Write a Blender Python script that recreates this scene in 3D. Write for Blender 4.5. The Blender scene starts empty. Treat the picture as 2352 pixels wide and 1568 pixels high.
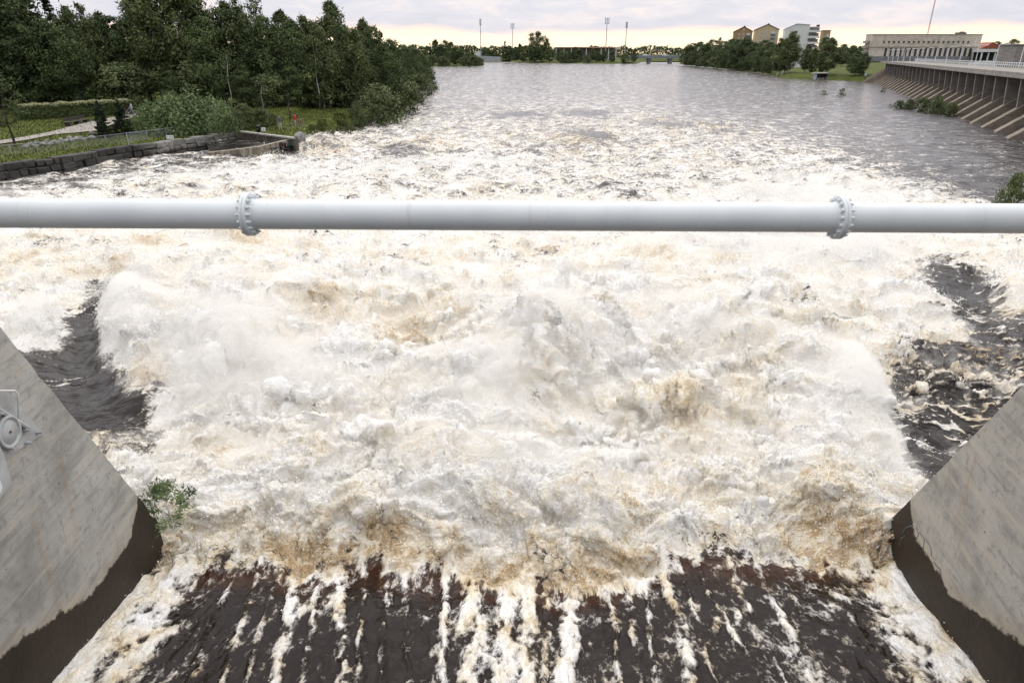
import bpy, bmesh, math, random
import numpy as np
from mathutils import Vector, Matrix
R = math.radians
scene = bpy.context.scene
COL = scene.collection
rng = np.random.default_rng(7)
random.seed(7)

# ------------------------------------------------------------------ camera
CAM_Z = 10.0
F = 1539.0                      # focal length in the units of a 2352 wide picture
PITCH = math.atan(0.4283)
CP, SP = math.cos(PITCH), math.sin(PITCH)
cam_d = bpy.data.cameras.new("camera")
cam = bpy.data.objects.new("camera", cam_d)
COL.objects.link(cam)
cam.location = (0, 0, CAM_Z)
cam.rotation_euler = (math.pi / 2 - PITCH, 0, 0)
cam_d.sensor_width = 36.0
cam_d.lens = 36.0 * F / 2352
cam_d.clip_start = 0.1
cam_d.clip_end = 20000
scene.camera = cam


def ray(px, py):
    u, v = px - 1176.0, py - 784.0
    return np.array([u, F * CP - v * SP, -F * SP - v * CP])


def at(px, py, z=0.0):
    """where the sight line through a pixel of the photograph meets the level z"""
    d = ray(px, py)
    t = (z - CAM_Z) / d[2]
    return Vector((d[0] * t, d[1] * t, z))


def atY(px, py, Y):
    d = ray(px, py)
    t = Y / d[1]
    return Vector((d[0] * t, Y, CAM_Z + d[2] * t))


def gx(px, Y, z=0.0):
    """X of a column px at distance Y and level z"""
    D = Y * CP + (CAM_Z - z) * SP
    return (px - 1176.0) * D / F


# ------------------------------------------------------------------ helpers
def tag(o, label=None, cat=None, group=None, kind=None):
    if label: o["label"] = label
    if cat: o["category"] = cat
    if group: o["group"] = group
    if kind: o["kind"] = kind
    return o


def empty(name, loc=(0, 0, 0), rz=0.0, label=None, cat=None, group=None):
    o = bpy.data.objects.new(name, None)
    COL.objects.link(o)
    o.location = loc
    o.rotation_euler = (0, 0, rz)
    o.empty_display_size = 0.3
    return tag(o, label, cat, group)


def np_mesh(name, verts, faces, mat=None, smooth=False):
    """mesh from numpy arrays; faces is (n,3) or (n,4)"""
    me = bpy.data.meshes.new(name)
    verts = np.asarray(verts, dtype=np.float32)
    faces = np.asarray(faces, dtype=np.int32)
    n, k = faces.shape
    me.vertices.add(len(verts))
    me.vertices.foreach_set("co", verts.ravel())
    me.loops.add(n * k)
    me.loops.foreach_set("vertex_index", faces.ravel())
    me.polygons.add(n)
    me.polygons.foreach_set("loop_start", np.arange(0, n * k, k, dtype=np.int32))
    me.polygons.foreach_set("loop_total", np.full(n, k, dtype=np.int32))
    if smooth:
        me.polygons.foreach_set("use_smooth", np.ones(n, dtype=bool))
    me.update(calc_edges=True)
    if mat: me.materials.append(mat)
    return me


def link(name, me, parent=None, loc=None):
    o = bpy.data.objects.new(name, me)
    COL.objects.link(o)
    if parent is not None: o.parent = parent
    if loc is not None: o.location = loc
    return o


class MB:
    """collects boxes, bars, prisms, lathes and builds ONE mesh object"""
    def __init__(self):
        self.bm = bmesh.new()

    def box(self, c, s, rot=None, bevel=0.0):
        m = Matrix.Translation(Vector(c))
        if rot is not None:
            m = m @ (Matrix.Rotation(rot, 4, 'Z') if isinstance(rot, (int, float)) else rot.to_4x4())
        m = m @ Matrix.Diagonal((s[0], s[1], s[2], 1))
        g = bmesh.ops.create_cube(self.bm, size=1.0, matrix=m)
        if bevel:
            es = list({e for v in g['verts'] for e in v.link_edges})
            bmesh.ops.bevel(self.bm, geom=es, offset=bevel, segments=2, affect='EDGES', profile=0.6)
        return self

    def bar(self, a, b, r, r2=None, n=8):
        a, b = Vector(a), Vector(b)
        d = b - a
        L = d.length
        if L < 1e-6: return self
        q = d.to_track_quat('Z', 'Y').to_matrix().to_4x4()
        bmesh.ops.create_cone(self.bm, cap_ends=True, segments=n, radius1=r, radius2=r if r2 is None else r2,
                              depth=L, matrix=Matrix.Translation((a + b) / 2) @ q)
        return self

    def path(self, pts, r, n=8):
        pts = [Vector(p) for p in pts]
        rr = r if hasattr(r, '__len__') else [r] * len(pts)
        rings = []
        for i, p in enumerate(pts):
            d = (pts[min(i + 1, len(pts) - 1)] - pts[max(i - 1, 0)]).normalized()
            q = d.to_track_quat('Z', 'Y')
            rings.append([self.bm.verts.new(p + q @ Vector((rr[i] * math.cos(2 * math.pi * k / n), rr[i] * math.sin(2 * math.pi * k / n), 0))) for k in range(n)])
        for a, b in zip(rings, rings[1:]):
            for k in range(n):
                self.bm.faces.new((a[k], a[(k + 1) % n], b[(k + 1) % n], b[k]))
        self.bm.faces.new(list(reversed(rings[0])))
        self.bm.faces.new(rings[-1])
        return self

    def prism(self, poly, vec):
        """polygon (list of 3d points) extruded by vec"""
        vec = Vector(vec)
        a = [self.bm.verts.new(Vector(p)) for p in poly]
        b = [self.bm.verts.new(Vector(p) + vec) for p in poly]
        n = len(a)
        self.bm.faces.new(a)
        self.bm.faces.new(list(reversed(b)))
        for i in range(n):
            j = (i + 1) % n
            self.bm.faces.new((a[j], a[i], b[i], b[j]))
        return self

    def lathe(self, prof, n=16, m=None):
        """profile [(r, z)...] spun round Z"""
        m = m or Matrix()
        rings = []
        for r, z in prof:
            if r < 1e-5:
                rings.append([self.bm.verts.new(m @ Vector((0, 0, z)))])
            else:
                rings.append([self.bm.verts.new(m @ Vector((r * math.cos(2 * math.pi * k / n), r * math.sin(2 * math.pi * k / n), z))) for k in range(n)])
        for a, b in zip(rings, rings[1:]):
            for k in range(n):
                j = (k + 1) % n
                if len(a) == 1 and len(b) == 1: continue
                if len(a) == 1: self.bm.faces.new((a[0], b[k], b[j]))
                elif len(b) == 1: self.bm.faces.new((a[k], a[j], b[0]))
                else: self.bm.faces.new((a[k], a[j], b[j], b[k]))
        return self

    def ball(self, c, s, n=2, rot=None):
        m = Matrix.Translation(Vector(c))
        if rot is not None: m = m @ rot.to_4x4()
        m = m @ Matrix.Diagonal((s[0], s[1], s[2], 1))
        bmesh.ops.create_icosphere(self.bm, subdivisions=n, radius=1.0, matrix=m)
        return self

    def quad(self, a, b, c, d):
        self.bm.faces.new([self.bm.verts.new(Vector(p)) for p in (a, b, c, d)])
        return self

    def build(self, name, mat, parent=None, smooth=False, loc=None, fix=True):
        if fix: bmesh.ops.recalc_face_normals(self.bm, faces=self.bm.faces)
        me = bpy.data.meshes.new(name)
        self.bm.to_mesh(me)
        self.bm.free()
        if smooth:
            for p in me.polygons: p.use_smooth = True
        if mat: me.materials.append(mat)
        return link(name, me, parent, loc)


def copy_tree(o, parent=None):
    c = o.copy()
    COL.objects.link(c)
    if parent is not None: c.parent = parent
    for ch in list(o.children):
        copy_tree(ch, c)
    return c


# ------------------------------------------------------------------ noise (numpy)
_perm = rng.permutation(4096).astype(np.int32)
_perm = np.concatenate([_perm, _perm])
_ang = rng.random(4096) * 2 * np.pi
_gx, _gy = np.cos(_ang).astype(np.float32), np.sin(_ang).astype(np.float32)


def perlin(x, y, seed=0):
    xf = np.floor(x); yf = np.floor(y)
    xi = (xf.astype(np.int64) + seed * 131) & 4095
    yi = (yf.astype(np.int64) + seed * 71) & 4095
    fx = (x - xf).astype(np.float32); fy = (y - yf).astype(np.float32)
    u = fx * fx * fx * (fx * (fx * 6 - 15) + 10)
    v = fy * fy * fy * (fy * (fy * 6 - 15) + 10)
    xi1 = (xi + 1) & 4095; yi1 = (yi + 1) & 4095
    def g(a, b, dx, dy):
        h = _perm[_perm[a] + b]
        return _gx[h] * dx + _gy[h] * dy
    n00 = g(xi, yi, fx, fy); n10 = g(xi1, yi, fx - 1, fy)
    n01 = g(xi, yi1, fx, fy - 1); n11 = g(xi1, yi1, fx - 1, fy - 1)
    a = n00 + u * (n10 - n00); b = n01 + u * (n11 - n01)
    return (a + v * (b - a)) * 1.5


def sstep(a, b, x):
    t = np.clip((x - a) / (b - a), 0, 1)
    return t * t * (3 - 2 * t)


# ------------------------------------------------------------------ materials
def new_mat(name):
    m = bpy.data.materials.new(name)
    m.use_nodes = True
    nt = m.node_tree
    nt.nodes.clear()
    out = nt.nodes.new('ShaderNodeOutputMaterial')
    bs = nt.nodes.new('ShaderNodeBsdfPrincipled')
    nt.links.new(bs.outputs[0], out.inputs['Surface'])
    return m, nt, bs, out


def nd(nt, typ, **kw):
    n = nt.nodes.new(typ)
    for k, v in kw.items():
        if k.startswith('i_'):
            key = k[2:]
            n.inputs[int(key) if key.isdigit() else key.replace('_', ' ')].default_value = v
        else:
            setattr(n, k, v)
    return n


def ramp(nt, fac, stops, interp='LINEAR'):
    r = nt.nodes.new('ShaderNodeValToRGB')
    r.color_ramp.interpolation = interp
    e = r.color_ramp.elements
    while len(e) > 1: e.remove(e[-1])
    for i, (p, c) in enumerate(stops):
        k = e[0] if i == 0 else e.new(p)
        k.position = p
        k.color = (*c, 1) if len(c) == 3 else c
    nt.links.new(fac, r.inputs[0])
    return r.outputs[0]


def mathn(nt, op, a, b=None, clamp=False):
    n = nt.nodes.new('ShaderNodeMath')
    n.operation = op
    n.use_clamp = clamp
    for i, v in enumerate((a, b)):
        if v is None: continue
        if isinstance(v, (int, float)): n.inputs[i].default_value = v
        else: nt.links.new(v, n.inputs[i])
    return n.outputs[0]


def mixc(nt, fac, a, b, mode='MIX'):
    n = nt.nodes.new('ShaderNodeMix')
    n.data_type = 'RGBA'
    n.blend_type = mode
    for key, v in ((0, fac), (6, a), (7, b)):
        if isinstance(v, (int, float)): n.inputs[key].default_value = v
        elif isinstance(v, (tuple, list)): n.inputs[key].default_value = (*v, 1) if len(v) == 3 else v
        else: nt.links.new(v, n.inputs[key])
    return n.outputs[2]


def smooth_range(nt, v, a, b, lo=0.0, hi=1.0):
    n = nt.nodes.new('ShaderNodeMapRange')
    n.interpolation_type = 'SMOOTHSTEP'
    nt.links.new(v, n.inputs[0])
    n.inputs[1].default_value = a; n.inputs[2].default_value = b
    n.inputs[3].default_value = lo; n.inputs[4].default_value = hi
    return n.outputs[0]


def noise(nt, vec, scale, detail=4, rough=0.55, dist=0.0, typ='FBM'):
    n = nt.nodes.new('ShaderNodeTexNoise')
    n.noise_type = typ
    n.inputs['Scale'].default_value = scale
    n.inputs['Detail'].default_value = detail
    n.inputs['Roughness'].default_value = rough
    n.inputs['Distortion'].default_value = dist
    if vec is not None: nt.links.new(vec, n.inputs['Vector'])
    return n.outputs[0]


def simple(name, col, rough=0.7, var=0.12, scale=3.0, bump=0.0, metal=0.0, spec=0.4, col2=None):
    """painted / mineral surface with mottled colour and a little bump"""
    m, nt, bs, out = new_mat(name)
    tc = nd(nt, 'ShaderNodeTexCoord')
    n1 = noise(nt, tc.outputs['Object'], scale, 6, 0.6)
    c2 = col2 or tuple(max(0, c * (1 - 2.2 * var)) for c in col)
    c1 = tuple(min(1, c * (1 + var)) for c in col)
    nt.links.new(ramp(nt, n1, [(0.3, c2), (0.7, c1)]), bs.inputs['Base Color'])
    bs.inputs['Roughness'].default_value = rough
    bs.inputs['Metallic'].default_value = metal
    bs.inputs['Specular IOR Level'].default_value = spec
    if bump:
        b = nd(nt, 'ShaderNodeBump', i_Strength=bump, i_Distance=0.02)
        nt.links.new(noise(nt, tc.outputs['Object'], scale * 6, 5), b.inputs['Height'])
        nt.links.new(b.outputs[0], bs.inputs['Normal'])
    return m


# ------------------------------------------------------------------ world and light
SUN_EL, SUN_AZ = R(52.0), R(4.0)          # behind the cloud deck, ahead
w = bpy.data.worlds.new("World")
scene.world = w
w.use_nodes = True
nt = w.node_tree
nt.nodes.clear()
wout = nd(nt, 'ShaderNodeOutputWorld')
sky = nd(nt, 'ShaderNodeTexSky')
sky.sky_type = 'NISHITA'
sky.sun_disc = False
sky.sun_elevation = SUN_EL
sky.sun_rotation = SUN_AZ
sky.air_density = 1.0
sky.dust_density = 2.0
bg1 = nd(nt, 'ShaderNodeBackground', i_Strength=0.10)
nt.links.new(sky.outputs[0], bg1.inputs[0])
tc = nd(nt, 'ShaderNodeTexCoord')
sep = nd(nt, 'ShaderNodeSeparateXYZ')
nt.links.new(tc.outputs['Generated'], sep.inputs[0])
el = sep.outputs[2]                      # sine of the elevation
mp = nd(nt, 'ShaderNodeMapping')
mp.inputs['Scale'].default_value = (1.0, 1.0, 4.0)
nt.links.new(tc.outputs['Generated'], mp.inputs[0])
cv = mp.outputs[0]
nA = noise(nt, cv, 5.0, 7, 0.55, 0.3)
nB = noise(nt, cv, 14.0, 6, 0.6, 0.4)
# cloud deck: its ragged lower edge leaves a bright strip open above the horizon, ahead
edge = mathn(nt, 'ADD', el, mathn(nt, 'MULTIPLY', mathn(nt, 'SUBTRACT', nA, 0.5), 0.030))
edge = mathn(nt, 'ADD', edge, mathn(nt, 'MULTIPLY', mathn(nt, 'SUBTRACT', nB, 0.5), 0.010))
deck = smooth_range(nt, edge, 0.026, 0.035)
ahead = smooth_range(nt, sep.outputs[1], -0.2, 0.75)
deck = mathn(nt, 'MAXIMUM', deck, mathn(nt, 'SUBTRACT', 1.0, ahead))
cl_low = ramp(nt, nB, [(0.32, (0.53, 0.535, 0.615)), (0.5, (0.60, 0.59, 0.645)), (0.66, (0.73, 0.66, 0.665))])
cl_high = ramp(nt, nA, [(0.3, (1.23, 1.24, 1.28)), (0.7, (1.62, 1.58, 1.56))])
cl = mixc(nt, smooth_range(nt, el, 0.10, 0.62), cl_low, cl_high)
# the light is ahead, downstream: the cloud behind the camera is duller
back = mathn(nt, 'MULTIPLY', smooth_range(nt, sep.outputs[1], 0.25, -0.75), smooth_range(nt, el, 0.85, 0.35))
cl = mixc(nt, mathn(nt, 'MULTIPLY', back, 0.85), cl, (0.36, 0.37, 0.42))
# the strip: pale yellow light with a pink fringe where it meets the cloud
strip = ramp(nt, el, [(0.0, (1.10, 0.82, 0.50)), (0.010, (1.20, 0.98, 0.68)), (0.022, (1.16, 0.90, 0.68)), (0.030, (1.02, 0.72, 0.60))])
cmix = mixc(nt, deck, strip, cl)
bg2 = nd(nt, 'ShaderNodeBackground', i_Strength=1.0)
nt.links.new(cmix, bg2.inputs[0])
add = nd(nt, 'ShaderNodeMixShader', i_0=0.90)
nt.links.new(bg1.outputs[0], add.inputs[1])
nt.links.new(bg2.outputs[0], add.inputs[2])
nt.links.new(add.outputs[0], wout.inputs[0])

sd = bpy.data.lights.new("sun", 'SUN')
sd.energy = 0.5
sd.angle = R(50)
sd.color = (1.0, 0.93, 0.84)
so = bpy.data.objects.new("sun", sd)
COL.objects.link(so)
sdir = Vector((math.sin(SUN_AZ) * math.cos(SUN_EL), math.cos(SUN_AZ) * math.cos(SUN_EL), math.sin(SUN_EL)))
so.rotation_euler = sdir.to_track_quat('Z', 'Y').to_euler()
so.location = (0, 60, 60)

scene.view_settings.view_transform = 'Standard'
scene.view_settings.look = 'None'
scene.view_settings.exposure = 0.46
scene.view_settings.gamma = 1.0
scene.render.engine = 'CYCLES'
cy = scene.cycles
cy.use_denoising = True
try:
    cy.denoiser = 'OPENIMAGEDENOISE'
    cy.denoising_prefilter = 'ACCURATE'
except Exception:
    pass
cy.max_bounces = 7
cy.diffuse_bounces = 5
cy.glossy_bounces = 2
cy.volume_bounces = 3
cy.transmission_bounces = 4
cy.transparent_max_bounces = 8
cy.caustics_reflective = False
cy.caustics_refractive = False
MIST = .66
# ------------------------------------------------------------------ water
# one sheet of water from under the gate to the far bank; it is finest close to the dam
NC, NR = 1260, 860


def wall_x(Y, side):
    """inner face of the two piers (the bay widens a little downstream)"""
    t = (Y - 8.1) / 3.9
    return (-7.5 - 0.35 * t) if side < 0 else (7.78 + 0.58 * t)


Dn = 5.6 * CP + CAM_Z * SP
Df = 980 * CP + CAM_Z * SP
k = np.linspace(0, 1, NR)
invD = (1 / Dn) + (1 / Df - 1 / Dn) * (1 - (1 - k) ** 1.18)
Drow = 1 / invD
Yrow = (Drow - CAM_Z * SP) / CP
s = np.linspace(-1, 1, NC)
Xg = s[None, :] * (0.86 * Drow[:, None] + 3.0)
Yg = np.repeat(Yrow[:, None], NC, axis=1)
Xg = Xg + np.zeros_like(Yg)
dX = (2.0 / NC) * (0.86 * Drow + 3.0)
dY = np.gradient(Yrow)
cell = np.maximum(dX, dY * 0.55)[:, None]

# where each point of the calm surface shows in the photograph: only used to pin the pattern of foam to the place
Dg = Yg * CP + CAM_Z * SP
PX = 1176 + F * Xg / Dg
PY = 125.3 + F * CAM_Z / (CP * Dg)


def nz(lx, ly, seed, ox=0.0, oy=0.0):
    return perlin((Xg + ox) / lx + 700.3 + seed * 7.7, (Yg + oy) / ly + 300.7 + seed * 3.1, seed)


def band(lam):
    return np.clip((lam / cell - 2.0) / 3.0, 0, 1)


# slow warps
W1 = nz(5.0, 5.0, 1); W2 = nz(5.0, 5.0, 2)
W3 = nz(1.3, 1.3, 3); W4 = nz(1.3, 1.3, 4)
qx = PX + 26 * nz(2.2, 2.2, 5) * (10 / np.maximum(Dg, 10)) ** .5 + 16 * nz(.6, .6, 6) * (10 / np.maximum(Dg, 10)) ** .5
qy = PY + 26 * nz(2.2, 2.2, 7) * (10 / np.maximum(Dg, 10)) ** .7 + 16 * nz(.6, .6, 8) * (10 / np.maximum(Dg, 10)) ** .7


def poly_mask(pts, soft):
    """soft inside mask of a polygon given by points of the photograph"""
    pts = np.array(pts, float)
    x0, y0 = pts.min(0) - soft * 2; x1, y1 = pts.max(0) + soft * 2
    sel = (qx > x0) & (qx < x1) & (qy > y0) & (qy < y1)
    out = np.zeros_like(qx)
    x = qx[sel]; y = qy[sel]
    inside = np.zeros(x.shape, bool)
    dist = np.full(x.shape, 1e9)
    n = len(pts)
    for i in range(n):
        ax, ay = pts[i]; bx, by = pts[(i + 1) % n]
        c = ((ay > y) != (by > y)) & (x < (bx - ax) * (y - ay) / (by - ay + 1e-9) + ax)
        inside ^= c
        t = np.clip(((x - ax) * (bx - ax) + (y - ay) * (by - ay)) / ((bx - ax) ** 2 + (by - ay) ** 2 + 1e-9), 0, 1)
        dist = np.minimum(dist, np.hypot(x - ax - t * (bx - ax), y - ay - t * (by - ay)))
    sd = np.where(inside, dist, -dist)
    out[sel] = sstep(-soft, soft, sd)
    return out


def blob(px, py, rx, ry, a=0.0, warp=True):
    c, s_ = math.cos(R(a)), math.sin(R(a))
    x = (qx if warp else PX) - px; y = (qy if warp else PY) - py
    u = (x * c + y * s_) / rx; v = (-x * s_ + y * c) / ry
    return np.exp(-(u * u + v * v))


def curve(xs, ys, v):
    return np.interp(v, xs, ys)


# ---- inside the bay: front of the roller, chute upstream of it
xl, xr = wall_x(Yg, -1), wall_x(Yg, 1)
inbay = sstep(xl - .3, xl, Xg) * (1 - sstep(xr, xr + .3, Xg))
front = curve([-8, -6.6, -5, -3, -1.5, 0, 1.2, 2.6, 4.2, 5.6, 7.0, 8.4], [11.0, 11.2, 11.5, 11.7, 11.2, 11.15, 11.0, 11.55, 11.75, 11.8, 11.75, 10.9], Xg)
front_s = front.copy()
front = front + 0.55 * nz(.9, 3, 11) + 0.40 * nz(.32, 1.0, 12) + 0.16 * nz(.12, .3, 13)
dfr = Yg - front
chute = (1 - sstep(-0.45, 0.55, dfr)) * inbay
jump = np.where(inbay > 0, 1 - inbay * (1 - sstep(-.6, 1.9, dfr + .5 * nz(.8, .7, 14) + .3 * nz(.3, .3, 15))), 1)

# ---- foam cover
base_c = curve([120, 150, 200, 232, 258, 285, 330, 400, 470, 560, 700, 1568],
               [.12, .14, .17, .22, .28, .33, .34, .38, .46, .62, .78, .86], PY)
cov = base_c.copy()
tanm = curve([200, 300, 450, 700, 1000, 1150, 1240, 1330], [.35, .45, .42, .40, .40, .46, .55, .65], PY)
pool_l = poly_mask([(148, 705), (235, 648), (262, 672), (228, 745), (236, 800), (262, 868), (330, 902), (392, 912), (320, 948), (190, 975), (60, 1010), (-120, 900), (-60, 812), (40, 805), (128, 765)], 46)
cov = cov * (1 - .97 * pool_l) - .10 * pool_l
low_l = poly_mask([(190, 960), (330, 930), (380, 960), (340, 1040), (230, 1080), (150, 1010)], 30)
cov -= .52 * low_l; tanm += .15 * low_l
pool_r = poly_mask([(2098, 610), (2210, 596), (2300, 640), (2420, 640), (2480, 860), (2300, 800), (2225, 775), (2190, 690), (2130, 668)], 36)
cov = cov * (1 - .95 * pool_r) - .12 * pool_r
str_r = poly_mask([(2030, 825), (2180, 790), (2330, 780), (2480, 880), (2360, 960), (2150, 970), (2040, 940)], 38)
pool_r2 = poly_mask([(2050, 930), (2200, 895), (2420, 880), (2420, 960), (2180, 1120), (2085, 1060)], 34)
cov = cov * (1 - .86 * str_r); tanm += .25 * str_r
cov = cov * (1 - .92 * pool_r2) - .05 * pool_r2
cov += .9 * blob(2335, 680, 45, 34); tanm += .5 * blob(2340, 712, 40, 16)
cov += .5 * blob(2110, 740, 90, 40)
tanm += .45 * blob(2180, 800, 70, 22, 8) + .3 * blob(2290, 820, 80, 22, 10)
cov -= .5 * blob(2190, 800, 60, 16, 8)
def nzr(lx, ly, ang, seed):
    c, s_ = math.cos(R(ang)), math.sin(R(ang))
    u = Xg * c + Yg * s_ + .5 * W1 + .25 * W3; v = -Xg * s_ + Yg * c + .5 * W2 + .25 * W4
    return perlin(u / lx + 90.1 + seed, v / ly + 40.7, seed)
arcs = np.clip(1 - 5.0 * np.abs(nzr(2.6, .55, -14, 81)), 0, 1) * sstep(-.3, .3, nzr(1.5, 1.0, 10, 82))
arcs2 = np.clip(1 - 6.0 * np.abs(nzr(1.2, .30, -8, 83)), 0, 1)
cov += (pool_r * .60 + pool_r2 * .72 + str_r * .66) * arcs + (pool_r * .34 + pool_r2 * .36 + str_r * .42) * arcs2
arcl = np.clip(1 - 6.0 * np.abs(nzr(2.4, .40, 28, 84)), 0, 1) * sstep(.0, .4, nzr(2.0, 1.2, 0, 85))
cov += pool_l * (.52 * arcl + .22 * np.clip(1 - 7 * np.abs(nzr(1.1, .22, 24, 86)), 0, 1) * sstep(-.1, .4, nzr(1.6, .9, 0, 87)))
calm_r = poly_mask([(1500, 232), (1620, 280), (1780, 318), (1950, 366), (2100, 415), (2200, 450), (2270, 468), (2480, 478), (2700, 430), (2700, 150), (1480, 150)], 48)
cov = cov * (1 - calm_r) + calm_r * curve([150, 220, 300, 400, 470], [.06, .10, .20, .25, .18], PY)
cov -= .22 * calm_r * sstep(1750, 2250, PX)
calm_l = poly_mask([(-300, 405), (0, 412), (250, 372), (420, 352), (556, 345), (590, 372), (420, 392), (260, 412), (120, 440), (-300, 500)], 26)
cov = cov * (1 - .52 * calm_l)
cov -= .35 * blob(640, 352, 60, 8) + .22 * blob(1400, 432, 70, 14) + .15 * blob(1230, 345, 60, 10)
for (px, py, rx, ry, a, d) in [
        (1240, 905, 26, 34, 20, .40), (1290, 935, 60, 14, 5, .35), (1140, 950, 55, 8, 0, .35), (1000, 968, 60, 7, 4, .25),
        (740, 962, 40, 7, 0, .35), (850, 965, 50, 7, 0, .22), (520, 1035, 40, 14, -25, .4), (1560, 985, 40, 8, 0, .25), (1945, 742, 55, 18, 0, .5),
        (1850, 715, 60, 12, -8, .4), (1560, 625, 40, 16, 0, .3), (1330, 670, 30, 12, 0, .3), (1200, 585, 70, 12, 0, .25),
        (960, 610, 60, 10, 5, .3), (870, 645, 60, 18, 0, .25), (930, 350, 60, 10, 0, .3), (380, 440, 60, 8, -8, .3), (120, 560, 70, 12, -12, .35),
        (200, 575, 60, 9, -12, .3), (720, 1090, 40, 18, 60, .3), (60, 690, 30, 60, 20, .2), (1480, 470, 60, 9, 0, .2), (1350, 320, 60, 12, 10, .3),
        (1190, 265, 60, 7, 0, .4), (1350, 262, 50, 6, 0, .35), (1530, 290, 60, 7, 5, .3)]:
    cov -= d * blob(px, py, rx, ry, a)
    tanm += .35 * d * blob(px, py - ry * .9, rx * 1.2, ry, a)
for (px, py, rx, ry, a, d) in [
        (790, 720, 70, 28, 0, .3), (350, 560, 60, 24, -15, .4), (40, 610, 60, 20, 0, .5), (380, 660, 40, 22, 0, .4), (330, 880, 60, 26, 0, .45),
        (1500, 590, 60, 26, 20, .4), (1660, 610, 40, 20, 0, .4), (1760, 820, 90, 26, 10, .18), (1720, 890, 110, 40, 0, .2), (1560, 950, 80, 40, 0, .3),
        (1980, 1245, 60, 50, 45, .4), (1860, 1150, 50, 60, 20, .3), (690, 1245, 70, 45, 0, .3), (900, 1235, 40, 40, 0, .3), (980, 760, 120, 50, 0, .4),
        (560, 560, 50, 20, 0, .4), (700, 600, 60, 20, 0, .35), (1000, 345, 60, 18, 0, .3), (740, 345, 60, 14, 0, .3), (1330, 330, 70, 18, 0, .35), (280, 620, 60, 16, -20, .3),
        (1640, 300, 80, 8, 5, .25), (1520, 275, 60, 8, 5, .25), (270, 990, 60, 40, 10, .15)]:
    tanm += d * blob(px, py, rx, ry, a)
white = np.zeros_like(cov)
for (px, py, rx, ry, a, d) in [
        (520, 830, 190, 110, 0, .8), (300, 740, 60, 110, 15, .7), (1150, 900, 170, 60, 0, .8), (1020, 950, 120, 20, 0, .8), (1850, 470, 200, 60, 0, 1.0), (1760, 560, 220, 60, 0, .7),
        (1650, 790, 180, 40, 20, .6), (1960, 920, 70, 100, -35, .8), (1100, 1120, 300, 70, 0, .6), (620, 900, 200, 60, 0, .6), (1050, 370, 160, 30, 0, .7), (2060, 1060, 60, 40, 0, .6), (90, 720, 60, 30, -20, .8),
        (650, 390, 260, 30, 0, .5), (2000, 560, 110, 50, 0, .6), (1260, 790, 160, 60, 0, .5)]:
    white += d * blob(px, py, rx, ry, a)
white = np.clip(white, 0, 1)
cov += .12 * white
tanm += .20 * nz(3.4, 2.6, 34) + .16 * nz(1.5, 1.2, 35)
tanm *= (1 - .6 * white)

# chute: dark sheet with ragged ribbons of foam that follow the flow
rib = np.zeros_like(cov)
wob = .07 * nz(.6, 1.1, 21) + .06 * nz(.16, .28, 22)
for (x0, x1, wd, a) in [(-6.75, -7.3, .36, 1.0), (-5.45, -6.1, .10, .40), (-4.95, -5.5, .08, .40), (-4.55, -5.1, .05, .35), (-4.04, -4.65, .11, .85), (-3.55, -4.2, .06, .45), (-2.92, -3.78, .17, .72), (-2.65, -3.2, .08, .45), (-2.28, -2.68, .07, .5), (-1.79, -2.32, .06, .5),
                        (-1.22, -1.42, .09, .6), (-.62, -.85, .24, .92), (-.20, -.05, .20, .88), (.27, .34, .15, .8), (.84, 1.35, .17, .9), (.58, .8, .07, .5), (1.9, 2.04, .05, .5), (2.16, 2.53, .06, .5), (2.47, 2.81, .04, .4), (3.13, 3.3, .12, .7), (3.45, 3.7, .05, .4),
                        (4.19, 4.07, .055, .6), (4.6, 4.75, .04, .35), (5.11, 5.38, .06, .55), (6.85, 7.75, .34, 1.0)]:
    t = np.clip((Yg - 8.3) / 3.0, -.8, 1.4)
    xc = x0 + (x1 - x0) * t
    dd = (Xg - xc - wob) / wd
    rib = np.maximum(rib, a * np.exp(-dd * dd))
rib = rib * (.72 + .8 * nz(.35, .9, 23) + .45 * nz(.13, .22, 24))
rib += .34 * sstep(.1, .6, nz(.7, 1.6, 25)) * sstep(-.1, .5, nz(.22, .5, 26))
rib += .30 * np.exp(-((Yg - front) / .40) ** 2) * np.clip(.2 + 1.6 * nz(.5, .4, 27), 0, 1.4)
edge_f = np.maximum(sstep(.95, .15, Xg - xl), sstep(.95, .15, xr - Xg))
rib = np.maximum(rib, edge_f * (.72 + .35 * nz(.3, .5, 28)))
chute_c = np.clip(rib, 0, 1) * .86
trail = np.clip(rib, 0, 1.2) * .75 + .42 * sstep(-.5, .8, dfr) + .25 * nz(.45, .6, 16)
cov = cov * jump + np.where(dfr < -.1, chute_c, np.maximum(chute_c, trail)) * (1 - jump)
amber = np.exp(-((Yg - front + .28) / .38) ** 2) * inbay
tanm = tanm + .38 * np.exp(-((Yg - front - .25) / .5) ** 2) * inbay * (.6 + nz(1.1, .8, 29))
tanm = tanm * (1 - chute) + chute * (.46 + .4 * nz(.5, .7, 30))
# the front of the roller is broken: dark gaps between its puffs
cov -= .22 * np.exp(-((Yg - front - .5) / .6) ** 2) * inbay * sstep(0.0, .45, nz(.75, .9, 31))
cov -= .10 * sstep(.1, .6, nz(3.1, 2.2, 32)) * (1 - chute) * (PY < 1150)
cov += .10 * nz(1.6, 1.1, 33)

# ---- height
energy = curve([120, 180, 240, 258, 300, 400, 520, 640, 800, 1000, 1150, 1280, 1400],
               [.16, .22, .28, .75, .80, .72, .72, .80, .92, .78, .72, .72, .6], PY)
energy *= (1 - .80 * pool_l) * (1 - .65 * pool_r2) * (1 - .55 * pool_r) * (1 - .72 * calm_r) * (1 - .55 * calm_l)
energy *= np.where(inbay > 0, 1 - inbay * (1 - (.12 + .88 * sstep(-.2, .9, dfr))), 1)


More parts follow.
